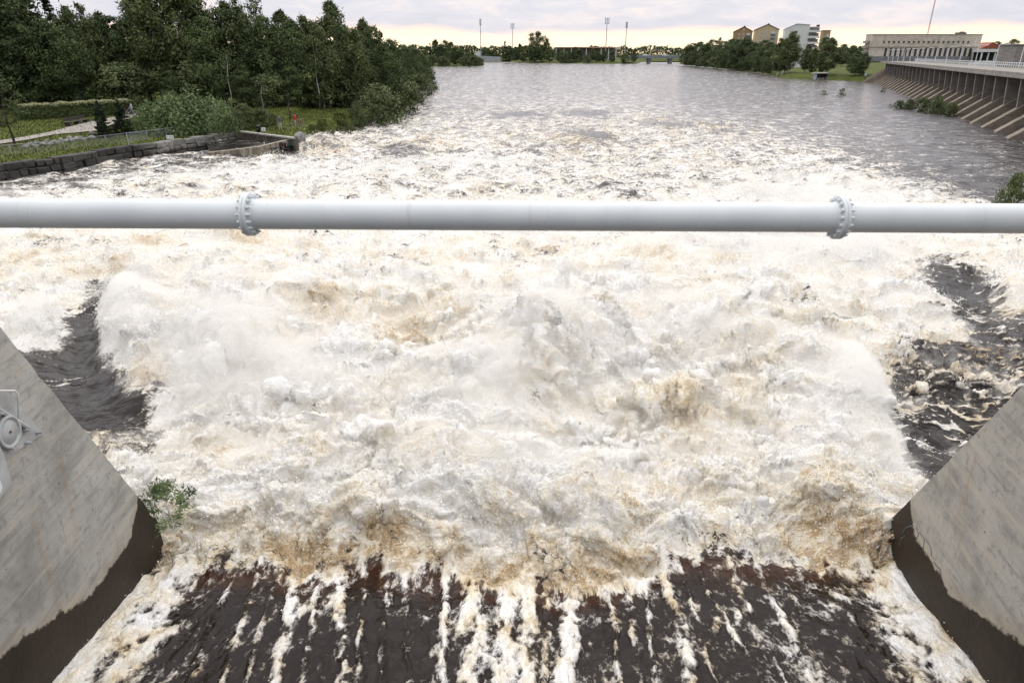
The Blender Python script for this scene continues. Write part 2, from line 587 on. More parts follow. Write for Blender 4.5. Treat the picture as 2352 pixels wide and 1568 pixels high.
def billow(lx, ly, seed, wa):
    n_ = nz(lx, ly, seed, wa * (W1 * .8 + W3 * .5), wa * (W2 * .8 + W4 * .5))
    return np.sqrt(n_ * n_ + .012) * 2.0


# broad swell
h0 = .55 * nz(6.5, 4.5, 41) * energy + .45 * nz(3.2, 2.4, 42) * energy
for (px, py, rx, ry, hh) in [(1230, 800, 150, 60, 1.5), (440, 800, 190, 100, .9), (300, 740, 60, 90, .7), (1560, 720, 160, 60, .6), (1750, 830, 150, 60, .8), (700, 690, 120, 50, .5), (1560, 940, 90, 40, .6),
                             (1130, 860, 90, 50, .6), (1300, 1000, 260, 30, -.35), (800, 970, 200, 26, -.4), (1250, 930, 70, 30, -.45), (1960, 930, 60, 90, .6), (500, 620, 120, 40, .5), (1400, 640, 120, 30, .5),
                             (1870, 690, 120, 40, .4), (2330, 670, 60, 30, .8), (180, 800, 90, 120, -.7), (2250, 680, 90, 60, -.5), (2250, 960, 100, 60, -.7), (1330, 325, 90, 16, .9), (990, 338, 80, 16, .7), (740, 330, 100, 14, .7),
                             (1620, 295, 140, 8, .8), (560, 545, 80, 26, .5), (1060, 700, 90, 40, .45), (1420, 440, 60, 12, .5), (870, 430, 90, 16, .6)]:
    h0 += hh * blob(px, py, rx, ry)
bedz = np.where(inbay > .01, .20 * np.clip(front_s - Yg, 0, 9) - .45 + .70 * sstep(-.6, 2.2, Yg - front_s), 0)
bedz = bedz * inbay * (1 - sstep(13.5, 19, Yg))
h0 += bedz
h0 *= 1 - .8 * sstep(500, 900, Yg)
# foam piles up on the sides of the bay
h0 += .28 * chute * edge_f + .10 * chute * rib


def normals(x, y, z):
    """unit normals of a height sheet on the grid"""
    P = np.stack([x, y, z], -1)
    du = np.gradient(P, axis=1); dv = np.gradient(P, axis=0)
    n = np.cross(du, dv)
    return n / (np.linalg.norm(n, axis=-1, keepdims=True) + 1e-12)


foamy = np.clip(cov, 0, 1) * (1 - .6 * chute)
X, Y, Z = Xg.copy(), Yg.copy(), h0.copy()
steps = [[(2.3, 1.9, 51, .50)], [(1.05, .9, 52, .34), (.62, .55, 53, .22)], [(.36, .32, 54, .15), (.21, .19, 55, .10)], [(.11, .10, 56, .07), (.06, .055, 57, .045)]]
puff = np.zeros_like(cov)
for octs in steps:
    N = normals(X, Y, Z)
    d = np.zeros_like(cov)
    for (lx, ly, sd_, amp) in octs:
        b = billow(lx, ly, sd_, .9) - .55
        d += amp * b * band(lx)
        puff += amp * b
    d = d * energy * (.25 + .95 * foamy)
    X += N[..., 0] * d; Y += N[..., 1] * d; Z += N[..., 2] * d
# open water: short waves
wv = sstep(900, 60, Yg)
Z += (.16 * nz(2.6, 1.5, 61) * band(1.5) + .09 * nz(1.1, .7, 62) * band(.8) + .035 * nz(.42, .3, 63) * band(.35)) * (1 - foamy) * (1 - chute) * wv
Z += chute * (.035 * nz(.6, 1.6, 64) + .014 * nz(.22, .6, 65) + .006 * nz(.09, .2, 66) + .030 * np.abs(nz(.3, .45, 67)) * (cov > .3))
# keep the sheet inside the piers
wallband = (Yg < 12.0)
X = np.where(wallband & (np.abs(Xg) < 9.0), np.clip(X, xl - .5, xr + .5), X)
# level with the banks at the far end
Z = np.clip(Z, -2.2, 3.2)

idx = np.arange(NR * NC).reshape(NR, NC)
faces = np.stack([idx[:-1, :-1], idx[:-1, 1:], idx[1:, 1:], idx[1:, :-1]], -1).reshape(-1, 4)
V = np.stack([X, Y, Z], -1).reshape(-1, 3)

# material
m, nt, bs, out = new_mat("river_water")
geo = nd(nt, 'ShaderNodeNewGeometry')
pos = geo.outputs['Position']
def attr(nm):
    a = nd(nt, 'ShaderNodeAttribute'); a.attribute_name = nm
    return a.outputs['Fac']
a_cov, a_tan, a_chute, a_amb, a_white = attr('cover'), attr('tan'), attr('chute'), attr('amber'), attr('white')
# the pattern is drawn out along the flow on the chute and a little across it further down
mpA = nd(nt, 'ShaderNodeMapping'); nt.links.new(pos, mpA.inputs[0]); mpA.inputs['Scale'].default_value = (1.0, 1.25, 1.0); mpA.inputs['Location'].default_value = (0, -11.4 * 1.25, 0)
mpB = nd(nt, 'ShaderNodeMapping'); nt.links.new(pos, mpB.inputs[0]); mpB.inputs['Scale'].default_value = (1.0, .55, 1.0); mpB.inputs['Location'].default_value = (0, -11.4 * .55, 0)
vmix = nd(nt, 'ShaderNodeMix'); vmix.data_type = 'VECTOR'
nt.links.new(a_chute, vmix.inputs[0]); nt.links.new(mpA.outputs[0], vmix.inputs[4]); nt.links.new(mpB.outputs[0], vmix.inputs[5])
pv = vmix.outputs[1]
nL = noise(nt, pv, 0.55, 5, .62, .6)
nM = noise(nt, pv, 2.3, 6, .68, .9)
nS = noise(nt, pv, 10.0, 5, .72, .6)
rid = noise(nt, pv, 1.25, 4, .60, .8)
lace = mathn(nt, 'SUBTRACT', 1.0, mathn(nt, 'MULTIPLY', mathn(nt, 'ABSOLUTE', mathn(nt, 'SUBTRACT', rid, .5)), 7.0))
lace2 = mathn(nt, 'SUBTRACT', 1.0, mathn(nt, 'MULTIPLY', mathn(nt, 'ABSOLUTE', mathn(nt, 'SUBTRACT', noise(nt, pv, 3.6, 4, .6, .8), .5)), 7.0))
lc = mathn(nt, 'ADD', mathn(nt, 'MULTIPLY', mathn(nt, 'MAXIMUM', lace, 0.0), .26), mathn(nt, 'MULTIPLY', mathn(nt, 'MAXIMUM', lace2, 0.0), .20))
pat = mathn(nt, 'ADD', mathn(nt, 'MULTIPLY', mathn(nt, 'SUBTRACT', nL, .5), 1.15), mathn(nt, 'MULTIPLY', mathn(nt, 'SUBTRACT', nM, .5), 1.15))
pat = mathn(nt, 'ADD', pat, mathn(nt, 'MULTIPLY', mathn(nt, 'SUBTRACT', nS, .5), mathn(nt, 'ADD', .55, mathn(nt, 'MULTIPLY', a_chute, .5))))
pat = mathn(nt, 'ADD', pat, lc)
pat = mathn(nt, 'MULTIPLY', pat, mathn(nt, 'SUBTRACT', 1.0, mathn(nt, 'MULTIPLY', attr('calm'), .50)))
lev = mathn(nt, 'ADD', a_cov, pat)
foamA = smooth_range(nt, lev, .42, .78)
foamB = smooth_range(nt, lev, .40, .90)
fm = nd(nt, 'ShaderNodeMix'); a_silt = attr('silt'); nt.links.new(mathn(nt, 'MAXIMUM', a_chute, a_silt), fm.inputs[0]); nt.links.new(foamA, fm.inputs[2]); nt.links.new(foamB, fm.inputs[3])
foam = fm.outputs[0]
thin = smooth_range(nt, lev, .34, 1.15)
# foam: white where it is full of air, tan and peat brown where the water shows through
tn = mathn(nt, 'ADD', a_tan, mathn(nt, 'MULTIPLY', mathn(nt, 'SUBTRACT', noise(nt, pv, .75, 4, .62, .7), .5), 1.5))
tn = mathn(nt, 'ADD', tn, mathn(nt, 'MULTIPLY', mathn(nt, 'SUBTRACT', noise(nt, pv, 3.3, 5, .70, .8), .5), 1.5))
tn = mathn(nt, 'SUBTRACT', tn, mathn(nt, 'MULTIPLY', mathn(nt, 'SUBTRACT', nS, .5), 1.3))
tn = mathn(nt, 'SUBTRACT', tn, mathn(nt, 'MULTIPLY', mathn(nt, 'SUBTRACT', nM, .5), .8))
fcol = ramp(nt, tn, [(.18, (.93, .925, .92)), (.40, (.89, .865, .82)), (.64, (.86, .79, .645)), (.86, (.70, .565, .375)), (1.05, (.46, .32, .165))])
wcol_open = (.017, .012, .010)
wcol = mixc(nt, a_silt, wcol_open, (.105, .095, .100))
wcol = mixc(nt, a_amb, wcol, (.040, .016, .008))
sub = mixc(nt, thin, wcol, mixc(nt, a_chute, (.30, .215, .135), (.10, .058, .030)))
# grain: bubbles and torn films that let the tea-coloured water through
gr = mathn(nt, 'ADD', mathn(nt, 'MULTIPLY', nS, .62), mathn(nt, 'MULTIPLY', nM, .38))
fcol = mixc(nt, smooth_range(nt, gr, .49, .62, 0, .50), fcol, (.70, .595, .45))
fcol = mixc(nt, smooth_range(nt, gr, .50, .38, 0, .6), fcol, (.95, .945, .94))
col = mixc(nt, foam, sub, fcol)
nt.links.new(col, bs.inputs['Base Color'])
nt.links.new(mathn(nt, 'ADD', mathn(nt, 'MULTIPLY', foam, .72), .13), bs.inputs['Roughness'])
nt.links.new(mathn(nt, 'SUBTRACT', mathn(nt, 'SUBTRACT', .5, mathn(nt, 'MULTIPLY', a_chute, .30)), mathn(nt, 'MULTIPLY', foam, .24)), bs.inputs['Specular IOR Level'])
bs.inputs['IOR'].default_value = 1.33
bmp = nd(nt, 'ShaderNodeBump', i_Strength=1.0, i_Distance=1.0)
nt.links.new(mathn(nt, 'ADD', mathn(nt, 'MULTIPLY', foam, .085), .0), bmp.inputs['Distance'])
hb = nS
nt.links.new(hb, bmp.inputs['Height'])
# ripples of the open water
mpW = nd(nt, 'ShaderNodeMapping'); nt.links.new(pos, mpW.inputs[0]); mpW.inputs['Scale'].default_value = (.75, 1.25, 1.0)
rw = mathn(nt, 'ADD', noise(nt, mpW.outputs[0], .9, 5, .55, .4), mathn(nt, 'MULTIPLY', noise(nt, mpW.outputs[0], .25, 3, .5, .3), 1.6))
bmp2 = nd(nt, 'ShaderNodeBump', i_Strength=1.0, i_Distance=.34)
nt.links.new(rw, bmp2.inputs['Height'])
nt.links.new(mathn(nt, 'MULTIPLY', mathn(nt, 'SUBTRACT', 1.0, foam), mathn(nt, 'SUBTRACT', .27, mathn(nt, 'MULTIPLY', a_chute, .20))), bmp2.inputs['Distance'])
nt.links.new(bmp.outputs[0], bmp2.inputs['Normal'])
nt.links.new(bmp2.outputs[0], bs.inputs['Normal'])
WATER = m

me = np_mesh("water", V, faces, WATER, smooth=True)
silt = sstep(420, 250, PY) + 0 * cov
calm = np.clip(.7 * pool_l + pool_r + pool_r2 + .6 * str_r, 0, 1)
for nm, arr in (('calm', calm), ('silt', silt), ('cover', cov), ('tan', tanm), ('chute', chute), ('amber', amber), ('white', white)):
    a = me.attributes.new(nm, 'FLOAT', 'POINT')
    a.data.foreach_set('value', np.clip(arr, -1, 2).astype(np.float32).ravel())
tag(link("water", me), "brown flood water roaring white below the spillway and calming downstream", None, None, "structure")

# ---- spray: droplets thrown off the crests
prob = np.clip(puff + .1, 0, 2) * np.clip(cov - .25, 0, 1) * energy
prob = prob * (.35 + 2.2 * white + 1.2 * sstep(.05, .5, pool_l * (1 - pool_l) * 4) + .9 * np.exp(-((Yg - front - .3) / .6) ** 2) * inbay)
prob = prob * (PY > 300) * (Yg < 70) * cell ** 2 / (np.maximum(Dg, 9) ** 1.55)
# denser where the mass of the water is struck
p = prob.ravel(); p = p / p.sum()
ND = 260000
pick = rng.choice(p.size, ND, p=p)
P0 = V[pick].astype(np.float64)
dd = Dg.ravel()[pick]
wh = white.ravel()[pick]
up = rng.exponential(1.0, ND) * (.05 + .20 * wh) * (.6 + energy.ravel()[pick])
P0[:, 2] += up
P0[:, 0] += rng.normal(0, 1, ND) * (.06 + .5 * up)
P0[:, 1] += rng.normal(0, 1, ND) * (.06 + .5 * up)
sz = (.0055 + .011 * rng.random(ND) ** 2) * (dd / 14.0) ** .75
a0 = rng.normal(0, 1, (ND, 3)); a0 /= np.linalg.norm(a0, axis=1, keepdims=True)
a1 = np.cross(a0, rng.normal(0, 1, (ND, 3))); a1 /= np.linalg.norm(a1, axis=1, keepdims=True)
a2 = np.cross(a0, a1)
s3 = sz[:, None]
tv = np.stack([P0 + a0 * s3, P0 + (-.5 * a0 + .87 * a1) * s3, P0 + (-.5 * a0 - .87 * a1) * s3, P0 + a2 * s3 * 1.1], 1).reshape(-1, 3)
i4 = (np.arange(ND) * 4)[:, None]
tf = np.concatenate([i4 + np.array([[0, 1, 3]]), i4 + np.array([[1, 2, 3]]), i4 + np.array([[2, 0, 3]])], 0)
ms, nt, bs, out = new_mat("spray_droplets")
bs.inputs['Base Color'].default_value = (.90, .89, .87, 1)
bs.inputs['Roughness'].default_value = .6
bs.inputs['Specular IOR Level'].default_value = .3
tag(link("spray", np_mesh("spray", tv, tf, ms, smooth=True)), "fine white spray thrown up over the foaming water", None, None, "stuff")

# ---- froth: the torn skin of the foam itself, flecks that hug its surface
pf = np.clip(cov - .30, 0, .5) * (1 - .6 * chute) * (.3 + energy) * (PY > 270) * (np.abs(PX - 1176) < 1450) * cell ** 2 / (np.maximum(Dg, 9) ** 1.9)
pf = pf.ravel() / pf.sum()
NF = 850000
pick = rng.choice(pf.size, NF, p=pf)
P0 = V[pick].astype(np.float64)
dd = Dg.ravel()[pick]
off = rng.exponential(1.0, NF) * .034 * (dd / 14.0) ** .8
P0 += normals(X, Y, Z).reshape(-1, 3)[pick] * off[:, None]
P0[:, :2] += rng.normal(0, 1, (NF, 2)) * .012 * (dd[:, None] / 14.0)
sz = (.008 + .018 * rng.random(NF) ** 2) * (dd / 14.0) ** .8
a0 = rng.normal(0, 1, (NF, 3)); a0 /= np.linalg.norm(a0, axis=1, keepdims=True)
a1 = np.cross(a0, rng.normal(0, 1, (NF, 3))); a1 /= np.linalg.norm(a1, axis=1, keepdims=True)
s3 = sz[:, None]
tv = np.stack([P0 + a0 * s3, P0 + (-.5 * a0 + .87 * a1) * s3, P0 + (-.5 * a0 - .87 * a1) * s3], 1).reshape(-1, 3)
me = np_mesh("froth", tv, np.arange(NF * 3).reshape(-1, 3), None)
a = me.attributes.new('tan', 'FLOAT', 'POINT')
tcol = np.clip(tanm.ravel()[pick] + rng.normal(0, .24, NF) - .10, 0, 1)
a.data.foreach_set('value', np.repeat(tcol, 3).astype(np.float32))
mf, nt, bs, out = new_mat("froth_flecks")
at_ = nd(nt, 'ShaderNodeAttribute'); at_.attribute_name = 'tan'
nt.links.new(ramp(nt, at_.outputs['Fac'], [(.18, (.93, .925, .92)), (.40, (.89, .865, .82)), (.64, (.86, .79, .645)), (.86, (.70, .565, .375)), (1.05, (.46, .32, .165))]), bs.inputs['Base Color'])
bs.inputs['Roughness'].default_value = .8
bs.inputs['Specular IOR Level'].default_value = .2
me.materials.append(mf)
tag(link("froth", me), "creamy torn froth riding on the broken water", None, None, "stuff")

# ---- mist that hangs low over the roller: one closed cushion of thin white air
st = 5
Xm = Xg[::st, ::st]; Ym = Yg[::st, ::st]
Hm = h0[::st, ::st]
wm = white[::st, ::st]
cm = np.clip(cov[::st, ::st], 0, 1) * (1 - chute[::st, ::st])
pym = PY[::st, ::st]
T = (.30 + .76 * wm + .30 * nz(1.7, 1.4, 71)[::st, ::st] * (.4 + wm) + .16 * nz(.7, .6, 72)[::st, ::st]) * cm
T *= sstep(330, 460, pym) * (1 - sstep(1020, 1210, pym))
inside = (Ym > 11.8) & (Ym < 75)
top = np.where(T > .03, Hm + T * 1.15, Hm - .9)
top = np.maximum(top, -2.4)
r0, r1 = np.where(inside.any(1))[0][[0, -1]]
Xm, Ym, top = Xm[r0:r1 + 1], Ym[r0:r1 + 1], top[r0:r1 + 1]
nr, nc = Xm.shape
vt = np.stack([Xm, Ym, top], -1).reshape(-1, 3)
vb = np.stack([Xm, Ym, np.full_like(Xm, -2.9)], -1).reshape(-1, 3)
ix = np.arange(nr * nc).reshape(nr, nc)
q1 = np.stack([ix[:-1, :-1], ix[:-1, 1:], ix[1:, 1:], ix[1:, :-1]], -1).reshape(-1, 4)
q2 = (q1 + nr * nc)[:, ::-1]
per = np.concatenate([ix[0, :], ix[1:, -1], ix[-1, -2::-1], ix[-2:0:-1, 0]])
pn = np.roll(per, -1)
q3 = np.stack([per, per + nr * nc, pn + nr * nc, pn], -1)
mv = bpy.data.materials.new("mist"); mv.use_nodes = True
nt = mv.node_tree; nt.nodes.clear()
out = nd(nt, 'ShaderNodeOutputMaterial')
pvn = nd(nt, 'ShaderNodeVolumePrincipled')
pvn.inputs['Color'].default_value = (.992, .975, .94, 1)
pvn.inputs['Density'].default_value = MIST
pvn.inputs['Anisotropy'].default_value = 0.0
nt.links.new(pvn.outputs[0], out.inputs['Volume'])
tag(link("mist", np_mesh("mist", np.concatenate([vt, vb]), np.concatenate([q1, q2, q3]), mv, True)), "thin white mist hanging over the plunging water", None, None, "stuff")

# bed of the river, and the ground below everything out to the horizon
mb = MB(); mb.quad((-9000, -60, -3.2), (9000, -60, -3.2), (9000, 15000, -3.2), (-9000, 15000, -3.2))
tag(mb.build("riverbed", simple("silt", (.06, .05, .04), .9, .1, .1)), "dark bed of the river under the water", None, None, "structure")
# ------------------------------------------------------------------ spillway piers
def concrete(name, base=(.44, .42, .385), wet=False, side=-1, rust=None):
    m, nt, bs, out = new_mat(name)
    geo = nd(nt, 'ShaderNodeNewGeometry')
    pos = geo.outputs['Position']
    sp = nd(nt, 'ShaderNodeSeparateXYZ'); nt.links.new(pos, sp.inputs[0])
    n1 = noise(nt, pos, .8, 8, .62, .4)
    n2 = noise(nt, pos, 7.0, 7, .68, .3)
    mb_ = nd(nt, 'ShaderNodeMapping'); nt.links.new(pos, mb_.inputs[0]); mb_.inputs['Scale'].default_value = (1.0, .6, 5.0)
    n3 = noise(nt, mb_.outputs[0], 1.0, 5, .6, .1)
    b = tuple(base)
    c = ramp(nt, n1, [(.30, tuple(x * .64 for x in b)), (.5, b), (.68, tuple(min(1, x * 1.22) for x in b))])
    c = mixc(nt, smooth_range(nt, n2, .50, .68, 0, .62), c, tuple(x * .55 for x in b))
    c = mixc(nt, smooth_range(nt, n3, .50, .64, 0, .55), c, tuple(min(1, x * y) for x, y in zip(b, (1.30, 1.22, 1.10))))
    c = mixc(nt, smooth_range(nt, n3, .47, .34, 0, .55), c, tuple(x * .60 for x in b))
    # joints between the shuttering boards
    fr = mathn(nt, 'FRACT', mathn(nt, 'DIVIDE', sp.outputs[2], .24))
    jl = mathn(nt, 'LESS_THAN', fr, .05)
    jm = mathn(nt, 'MULTIPLY', jl, smooth_range(nt, n1, .42, .62))
    c = mixc(nt, mathn(nt, 'MULTIPLY', jm, .35), c, tuple(x * .45 for x in b))
    # blow holes
    vo = nd(nt, 'ShaderNodeTexVoronoi'); vo.inputs['Scale'].default_value = 2.6; nt.links.new(pos, vo.inputs['Vector'])
    c = mixc(nt, smooth_range(nt, vo.outputs['Distance'], .060, .035, 0, .85), c, (.05, .04, .035))
    if rust:
        for (y0, z0, wd, ln, lean) in rust:
            yy = mathn(nt, 'SUBTRACT', mathn(nt, 'SUBTRACT', sp.outputs[1], y0), mathn(nt, 'MULTIPLY', mathn(nt, 'SUBTRACT', n2, .5), .12))
            yy = mathn(nt, 'ADD', yy, mathn(nt, 'MULTIPLY', mathn(nt, 'SUBTRACT', z0, sp.outputs[2]), lean))
            f = smooth_range(nt, mathn(nt, 'ABSOLUTE', yy), wd, 0.0)
            f = mathn(nt, 'MULTIPLY', f, smooth_range(nt, sp.outputs[2], z0 - ln, z0 - ln * .2))
            f = mathn(nt, 'MULTIPLY', f, mathn(nt, 'LESS_THAN', sp.outputs[2], z0))
            c = mixc(nt, mathn(nt, 'MULTIPLY', f, .30), c, (.34, .22, .12))
    if wet:
        y = sp.outputs[1]; z = sp.outputs[2]
        line = mathn(nt, 'ADD', 1.0, mathn(nt, 'MULTIPLY', mathn(nt, 'MAXIMUM', mathn(nt, 'SUBTRACT', 9.35, y), 0.0), .47))
        line = mathn(nt, 'ADD', line, mathn(nt, 'MULTIPLY', mathn(nt, 'MAXIMUM', mathn(nt, 'SUBTRACT', y, 11.0), 0.0), .9))
        line = mathn(nt, 'ADD', line, mathn(nt, 'MULTIPLY', mathn(nt, 'SUBTRACT', noise(nt, pos, 1.6, 6, .6), .5), .34))
        line = mathn(nt, 'ADD', line, mathn(nt, 'MULTIPLY', mathn(nt, 'SUBTRACT', noise(nt, pos, 7.0, 4, .7), .5), .22))
        wt = smooth_range(nt, mathn(nt, 'SUBTRACT', line, z), -.015, .05)
        wc = ramp(nt, n1, [(.3, (.020, .014, .010)), (.7, (.038, .027, .019))])
        tide = smooth_range(nt, mathn(nt, 'SUBTRACT', line, z), -.35, .0, 0, .35)
        c = mixc(nt, tide, c, (.40, .31, .20))
        c = mixc(nt, wt, c, wc)
        nt.links.new(mathn(nt, 'SUBTRACT', .9, mathn(nt, 'MULTIPLY', wt, .35)), bs.inputs['Roughness'])
    else:
        bs.inputs['Roughness'].default_value = .9
    bs.inputs['Specular IOR Level'].default_value = .25
    nt.links.new(c, bs.inputs['Base Color'])
    bp = nd(nt, 'ShaderNodeBump', i_Strength=.55, i_Distance=.02)
    nt.links.new(mathn(nt, 'ADD', mathn(nt, 'ADD', n2, mathn(nt, 'MULTIPLY', n3, 1.2)), mathn(nt, 'MULTIPLY', jl, -.5)), bp.inputs['Height'])
    nt.links.new(bp.outputs[0], bs.inputs['Normal'])
    return m


def pier(name, side, profile, mat, label, thick=2.4):
    mb = MB()
    bm = mb.bm
    def grid(ys, off):
        return [bm.verts.new((wall_x(y, side) + side * off, y, z)) for (y, z) in ys]
    a = grid(profile, 0.0); b = grid(profile, thick)
    n = len(a)
    bm.faces.new(a); bm.faces.new(list(reversed(b)))
    for i in range(n):
        j = (i + 1) % n
        bm.faces.new((a[j], a[i], b[i], b[j]))
    bmesh.ops.recalc_face_normals(bm, faces=bm.faces)
    es = [e for e in bm.edges if not e.is_boundary and e.calc_face_angle(0) > .6 and abs((e.verts[0].co.x - e.verts[1].co.x)) < 1.2]
    pass
    o = mb.build(name, mat)
    return tag(o, label, "pier", "spillway piers")


rustL = [(9.62, 3.75, .10, 2.6, .10), (9.2, 2.9, .05, 1.2, .1), (8.6, 3.2, .10, 2.4, .05)]
rustR = [(9.9, 3.6, .09, 2.6, .02), (9.6, 2.4, .06, 1.5, .0)]
cL = concrete("pier_concrete", (.39, .38, .355), True, -1, rustL)
cR = concrete("pier_concrete_warm", (.40, .38, .345), True, 1, rustR)
tL = wall_x
def wallpt(px, py, side, off=0.0):
    """point on the inner face of a pier, off metres in front of it"""
    d = ray(px, py)
    a = -7.5 - .35 * (-8.1 / 3.9) if side < 0 else 7.78 + .58 * (-8.1 / 3.9)
    b = -.35 / 3.9 if side < 0 else .58 / 3.9
    # X = a + b Y  with X = dx t, Y = dy t
    t = (a - side * off) / (d[0] - b * d[1])
    return Vector((d[0] * t, d[1] * t, CAM_Z + d[2] * t))


def pier_profile(px, py, side):
    e = wallpt(px, py, side)
    c = wallpt(360 if side < 0 else 2046, 1192, side)
    y1, z1 = c.y + (e.y - c.y) * 1.9, c.z + (e.z - c.z) * 1.9
    r_ = random.Random(3 + side)
    edge = []
    for k in range(1, 40):
        t = k / 40
        chip = -abs(r_.gauss(0, .010)) - (.05 if r_.random() < .06 else 0)
        edge.append((c.y + (y1 - c.y) * t + chip, c.z + (z1 - c.z) * t))
    return [(-3.0, -3.0), (c.y + .12, -3.0), (c.y, c.z)] + edge + [(y1, z1), (y1, 11.2), (-3.0, 11.2)]
pier("spillway_pier", -1, pier_profile(0, 750, -1), cL, "grey concrete pier with a painted steel hinge plate and green sprig at its foot")
pier("spillway_pier", 1, pier_profile(2352, 882, 1), cR, "grey concrete pier with faint scribbles above its dark wet band")


# painted steel hinge of the gate on the near pier
paint = simple("grey_gate_paint", (.45, .465, .465), .55, .12, 3.0, .06)
paint_d = simple("grey_gate_paint_worn", (.42, .425, .42), .6, .14, 4.0, .08)
rustm = simple("rusty_steel", (.16, .085, .04), .8, .25, 12.0, .1)
hinge = empty("gate_bearing", wallpt(16, 992, -1), 0, "pale grey painted steel gate bearing with a round hub on the concrete pier", "gate bearing")
bpy.context.view_layer.update()
Mh = hinge.matrix_world.inverted() if False else Matrix.Translation(-hinge.location)
Wn = Vector((1.0, .0897, 0)).normalized()          # out of the wall


def wp(px, py, off):
    return Mh @ wallpt(px, py, -1, off)


mb = MB(); mb.prism([wp(*p, .03) for p in [(-120, 800), (-40, 846), (32, 913), (99, 996), (62, 1020), (24, 1046), (-40, 1092), (-140, 1160)]], -Wn * .06)
mb.build("base_plate", paint_d, hinge)
c0 = wp(14, 992, 0.03)
up = Vector((0, 0, 1)); al = up.cross(Wn).normalized()
mz = Matrix((( al.x, up.x, Wn.x, c0.x), (al.y, up.y, Wn.y, c0.y), (al.z, up.z, Wn.z, c0.z), (0, 0, 0, 1)))
mb = MB(); mb.lathe([(0, .0), (.25, .0), (.25, .06), (.245, .07), (.212, .07), (.206, .06), (.206, .045), (.176, .045), (.172, .055), (0, .055)], 40, mz)
hub = mb.build("hub", paint, hinge, True)
mb = MB(); mb.lathe([(0, .056), (.020, .056), (.020, .072), (0, .072)], 12, mz)
mb.build("pin", rustm, hub)
mb = MB(); mb.box(mz @ Vector((-.06, .0, .0)), (.04, .04, .04))
mb.bm.clear()
mb.bar(wp(-60, 905, .06), wp(66, 984, .06), .035).bar(wp(-60, 905, .06), wp(-110, 874, .06), .035)
mb.build("brace", paint, hinge)
mb = MB(); mb.path([wp(-60, 897, .16), wp(20, 897, .16), wp(34, 897, .16), wp(40, 903, .16), wp(42, 915, .15), wp(42, 962, .05)], .014, 8)
mb.build("grab_rail", simple("white_rail_paint", (.74, .75, .74), .5, .05, 5), hinge, True)
mb = MB(); mb.prism([wp(p[0], p[1], .10) for p in [(-90, 1010), (-6, 1012), (8, 1040), (28, 1110), (10, 1128), (-2, 1150), (-90, 1290)]], -Wn * .07)
mb.build("gate_arm", paint, hinge)
mb = MB(); mb.prism([wp(p[0], p[1], .19) for p in [(-90, 1080), (-4, 1090), (6, 1118), (-4, 1145), (-90, 1285)]], -Wn * .085)
mb.build("gate_arm_flange", simple("pale_gate_paint", (.70, .74, .76), .4, .04, 2.0), hinge)
for (x, y) in [(54, 988), (59, 1016), (18, 1030), (-8, 950), (84, 993)]:
    b = wp(x, y, .03)
    mb = MB()
    mb.bar(b, b + Wn * .06, .035, .030, 6).bar(b + Wn * .055, b + Wn * .09, .018, None, 8)
    mb.build("bolt", paint, hinge)

# faint chalky scribbles on the far pier, thin raised paint
scr = MB()
for pts in [[(2072, 1225), (2080, 1212), (2092, 1206), (2100, 1214), (2098, 1232)], [(2104, 1208), (2110, 1226), (2104, 1240), (2112, 1250)], [(2112, 1222), (2124, 1236), (2120, 1262), (2128, 1270)],
            [(2128, 1240), (2138, 1256), (2140, 1276), (2150, 1284)], [(2066, 1252), (2070, 1236), (2078, 1230)], [(2144, 1290), (2160, 1308), (2164, 1330)]]:
    scr.path([wallpt(x, y, 1, .002) for (x, y) in pts], .010, 5)
tag(scr.build("graffiti", simple("chalky_blue_paint", (.16, .20, .20), .9, .3, 9.0)), "faint blue grey scribbles sprayed on the wet foot of the pier", "graffiti")

# ------------------------------------------------------------------ pipe
pipe_m, nt, bs, out = new_mat("white_pipe_paint")
tc = nd(nt, 'ShaderNodeTexCoord')
n1 = noise(nt, tc.outputs['Object'], 2.0, 6, .6)
n2 = noise(nt, tc.outputs['Object'], 34.0, 5, .7)
c = ramp(nt, n1, [(.3, (.61, .645, .665)), (.7, (.69, .72, .735))])
c = mixc(nt, smooth_range(nt, n2, .70, .78, 0, .5), c, (.30, .27, .23))
mpp = nd(nt, 'ShaderNodeMapping'); nt.links.new(tc.outputs['Object'], mpp.inputs[0]); mpp.inputs['Scale'].default_value = (9.0, .6, .6)
n4 = noise(nt, mpp.outputs[0], 1.0, 5, .65, .2)
c = mixc(nt, smooth_range(nt, n4, .56, .74, 0, .30), c, (.40, .38, .34))
nt.links.new(c, bs.inputs['Base Color'])
bs.inputs['Roughness'].default_value = .38
bs.inputs['Specular IOR Level'].default_value = .4
bp = nd(nt, 'ShaderNodeBump', i_Strength=.12, i_Distance=.01)
nt.links.new(n1, bp.inputs['Height']); nt.links.new(bp.outputs[0], bs.inputs['Normal'])

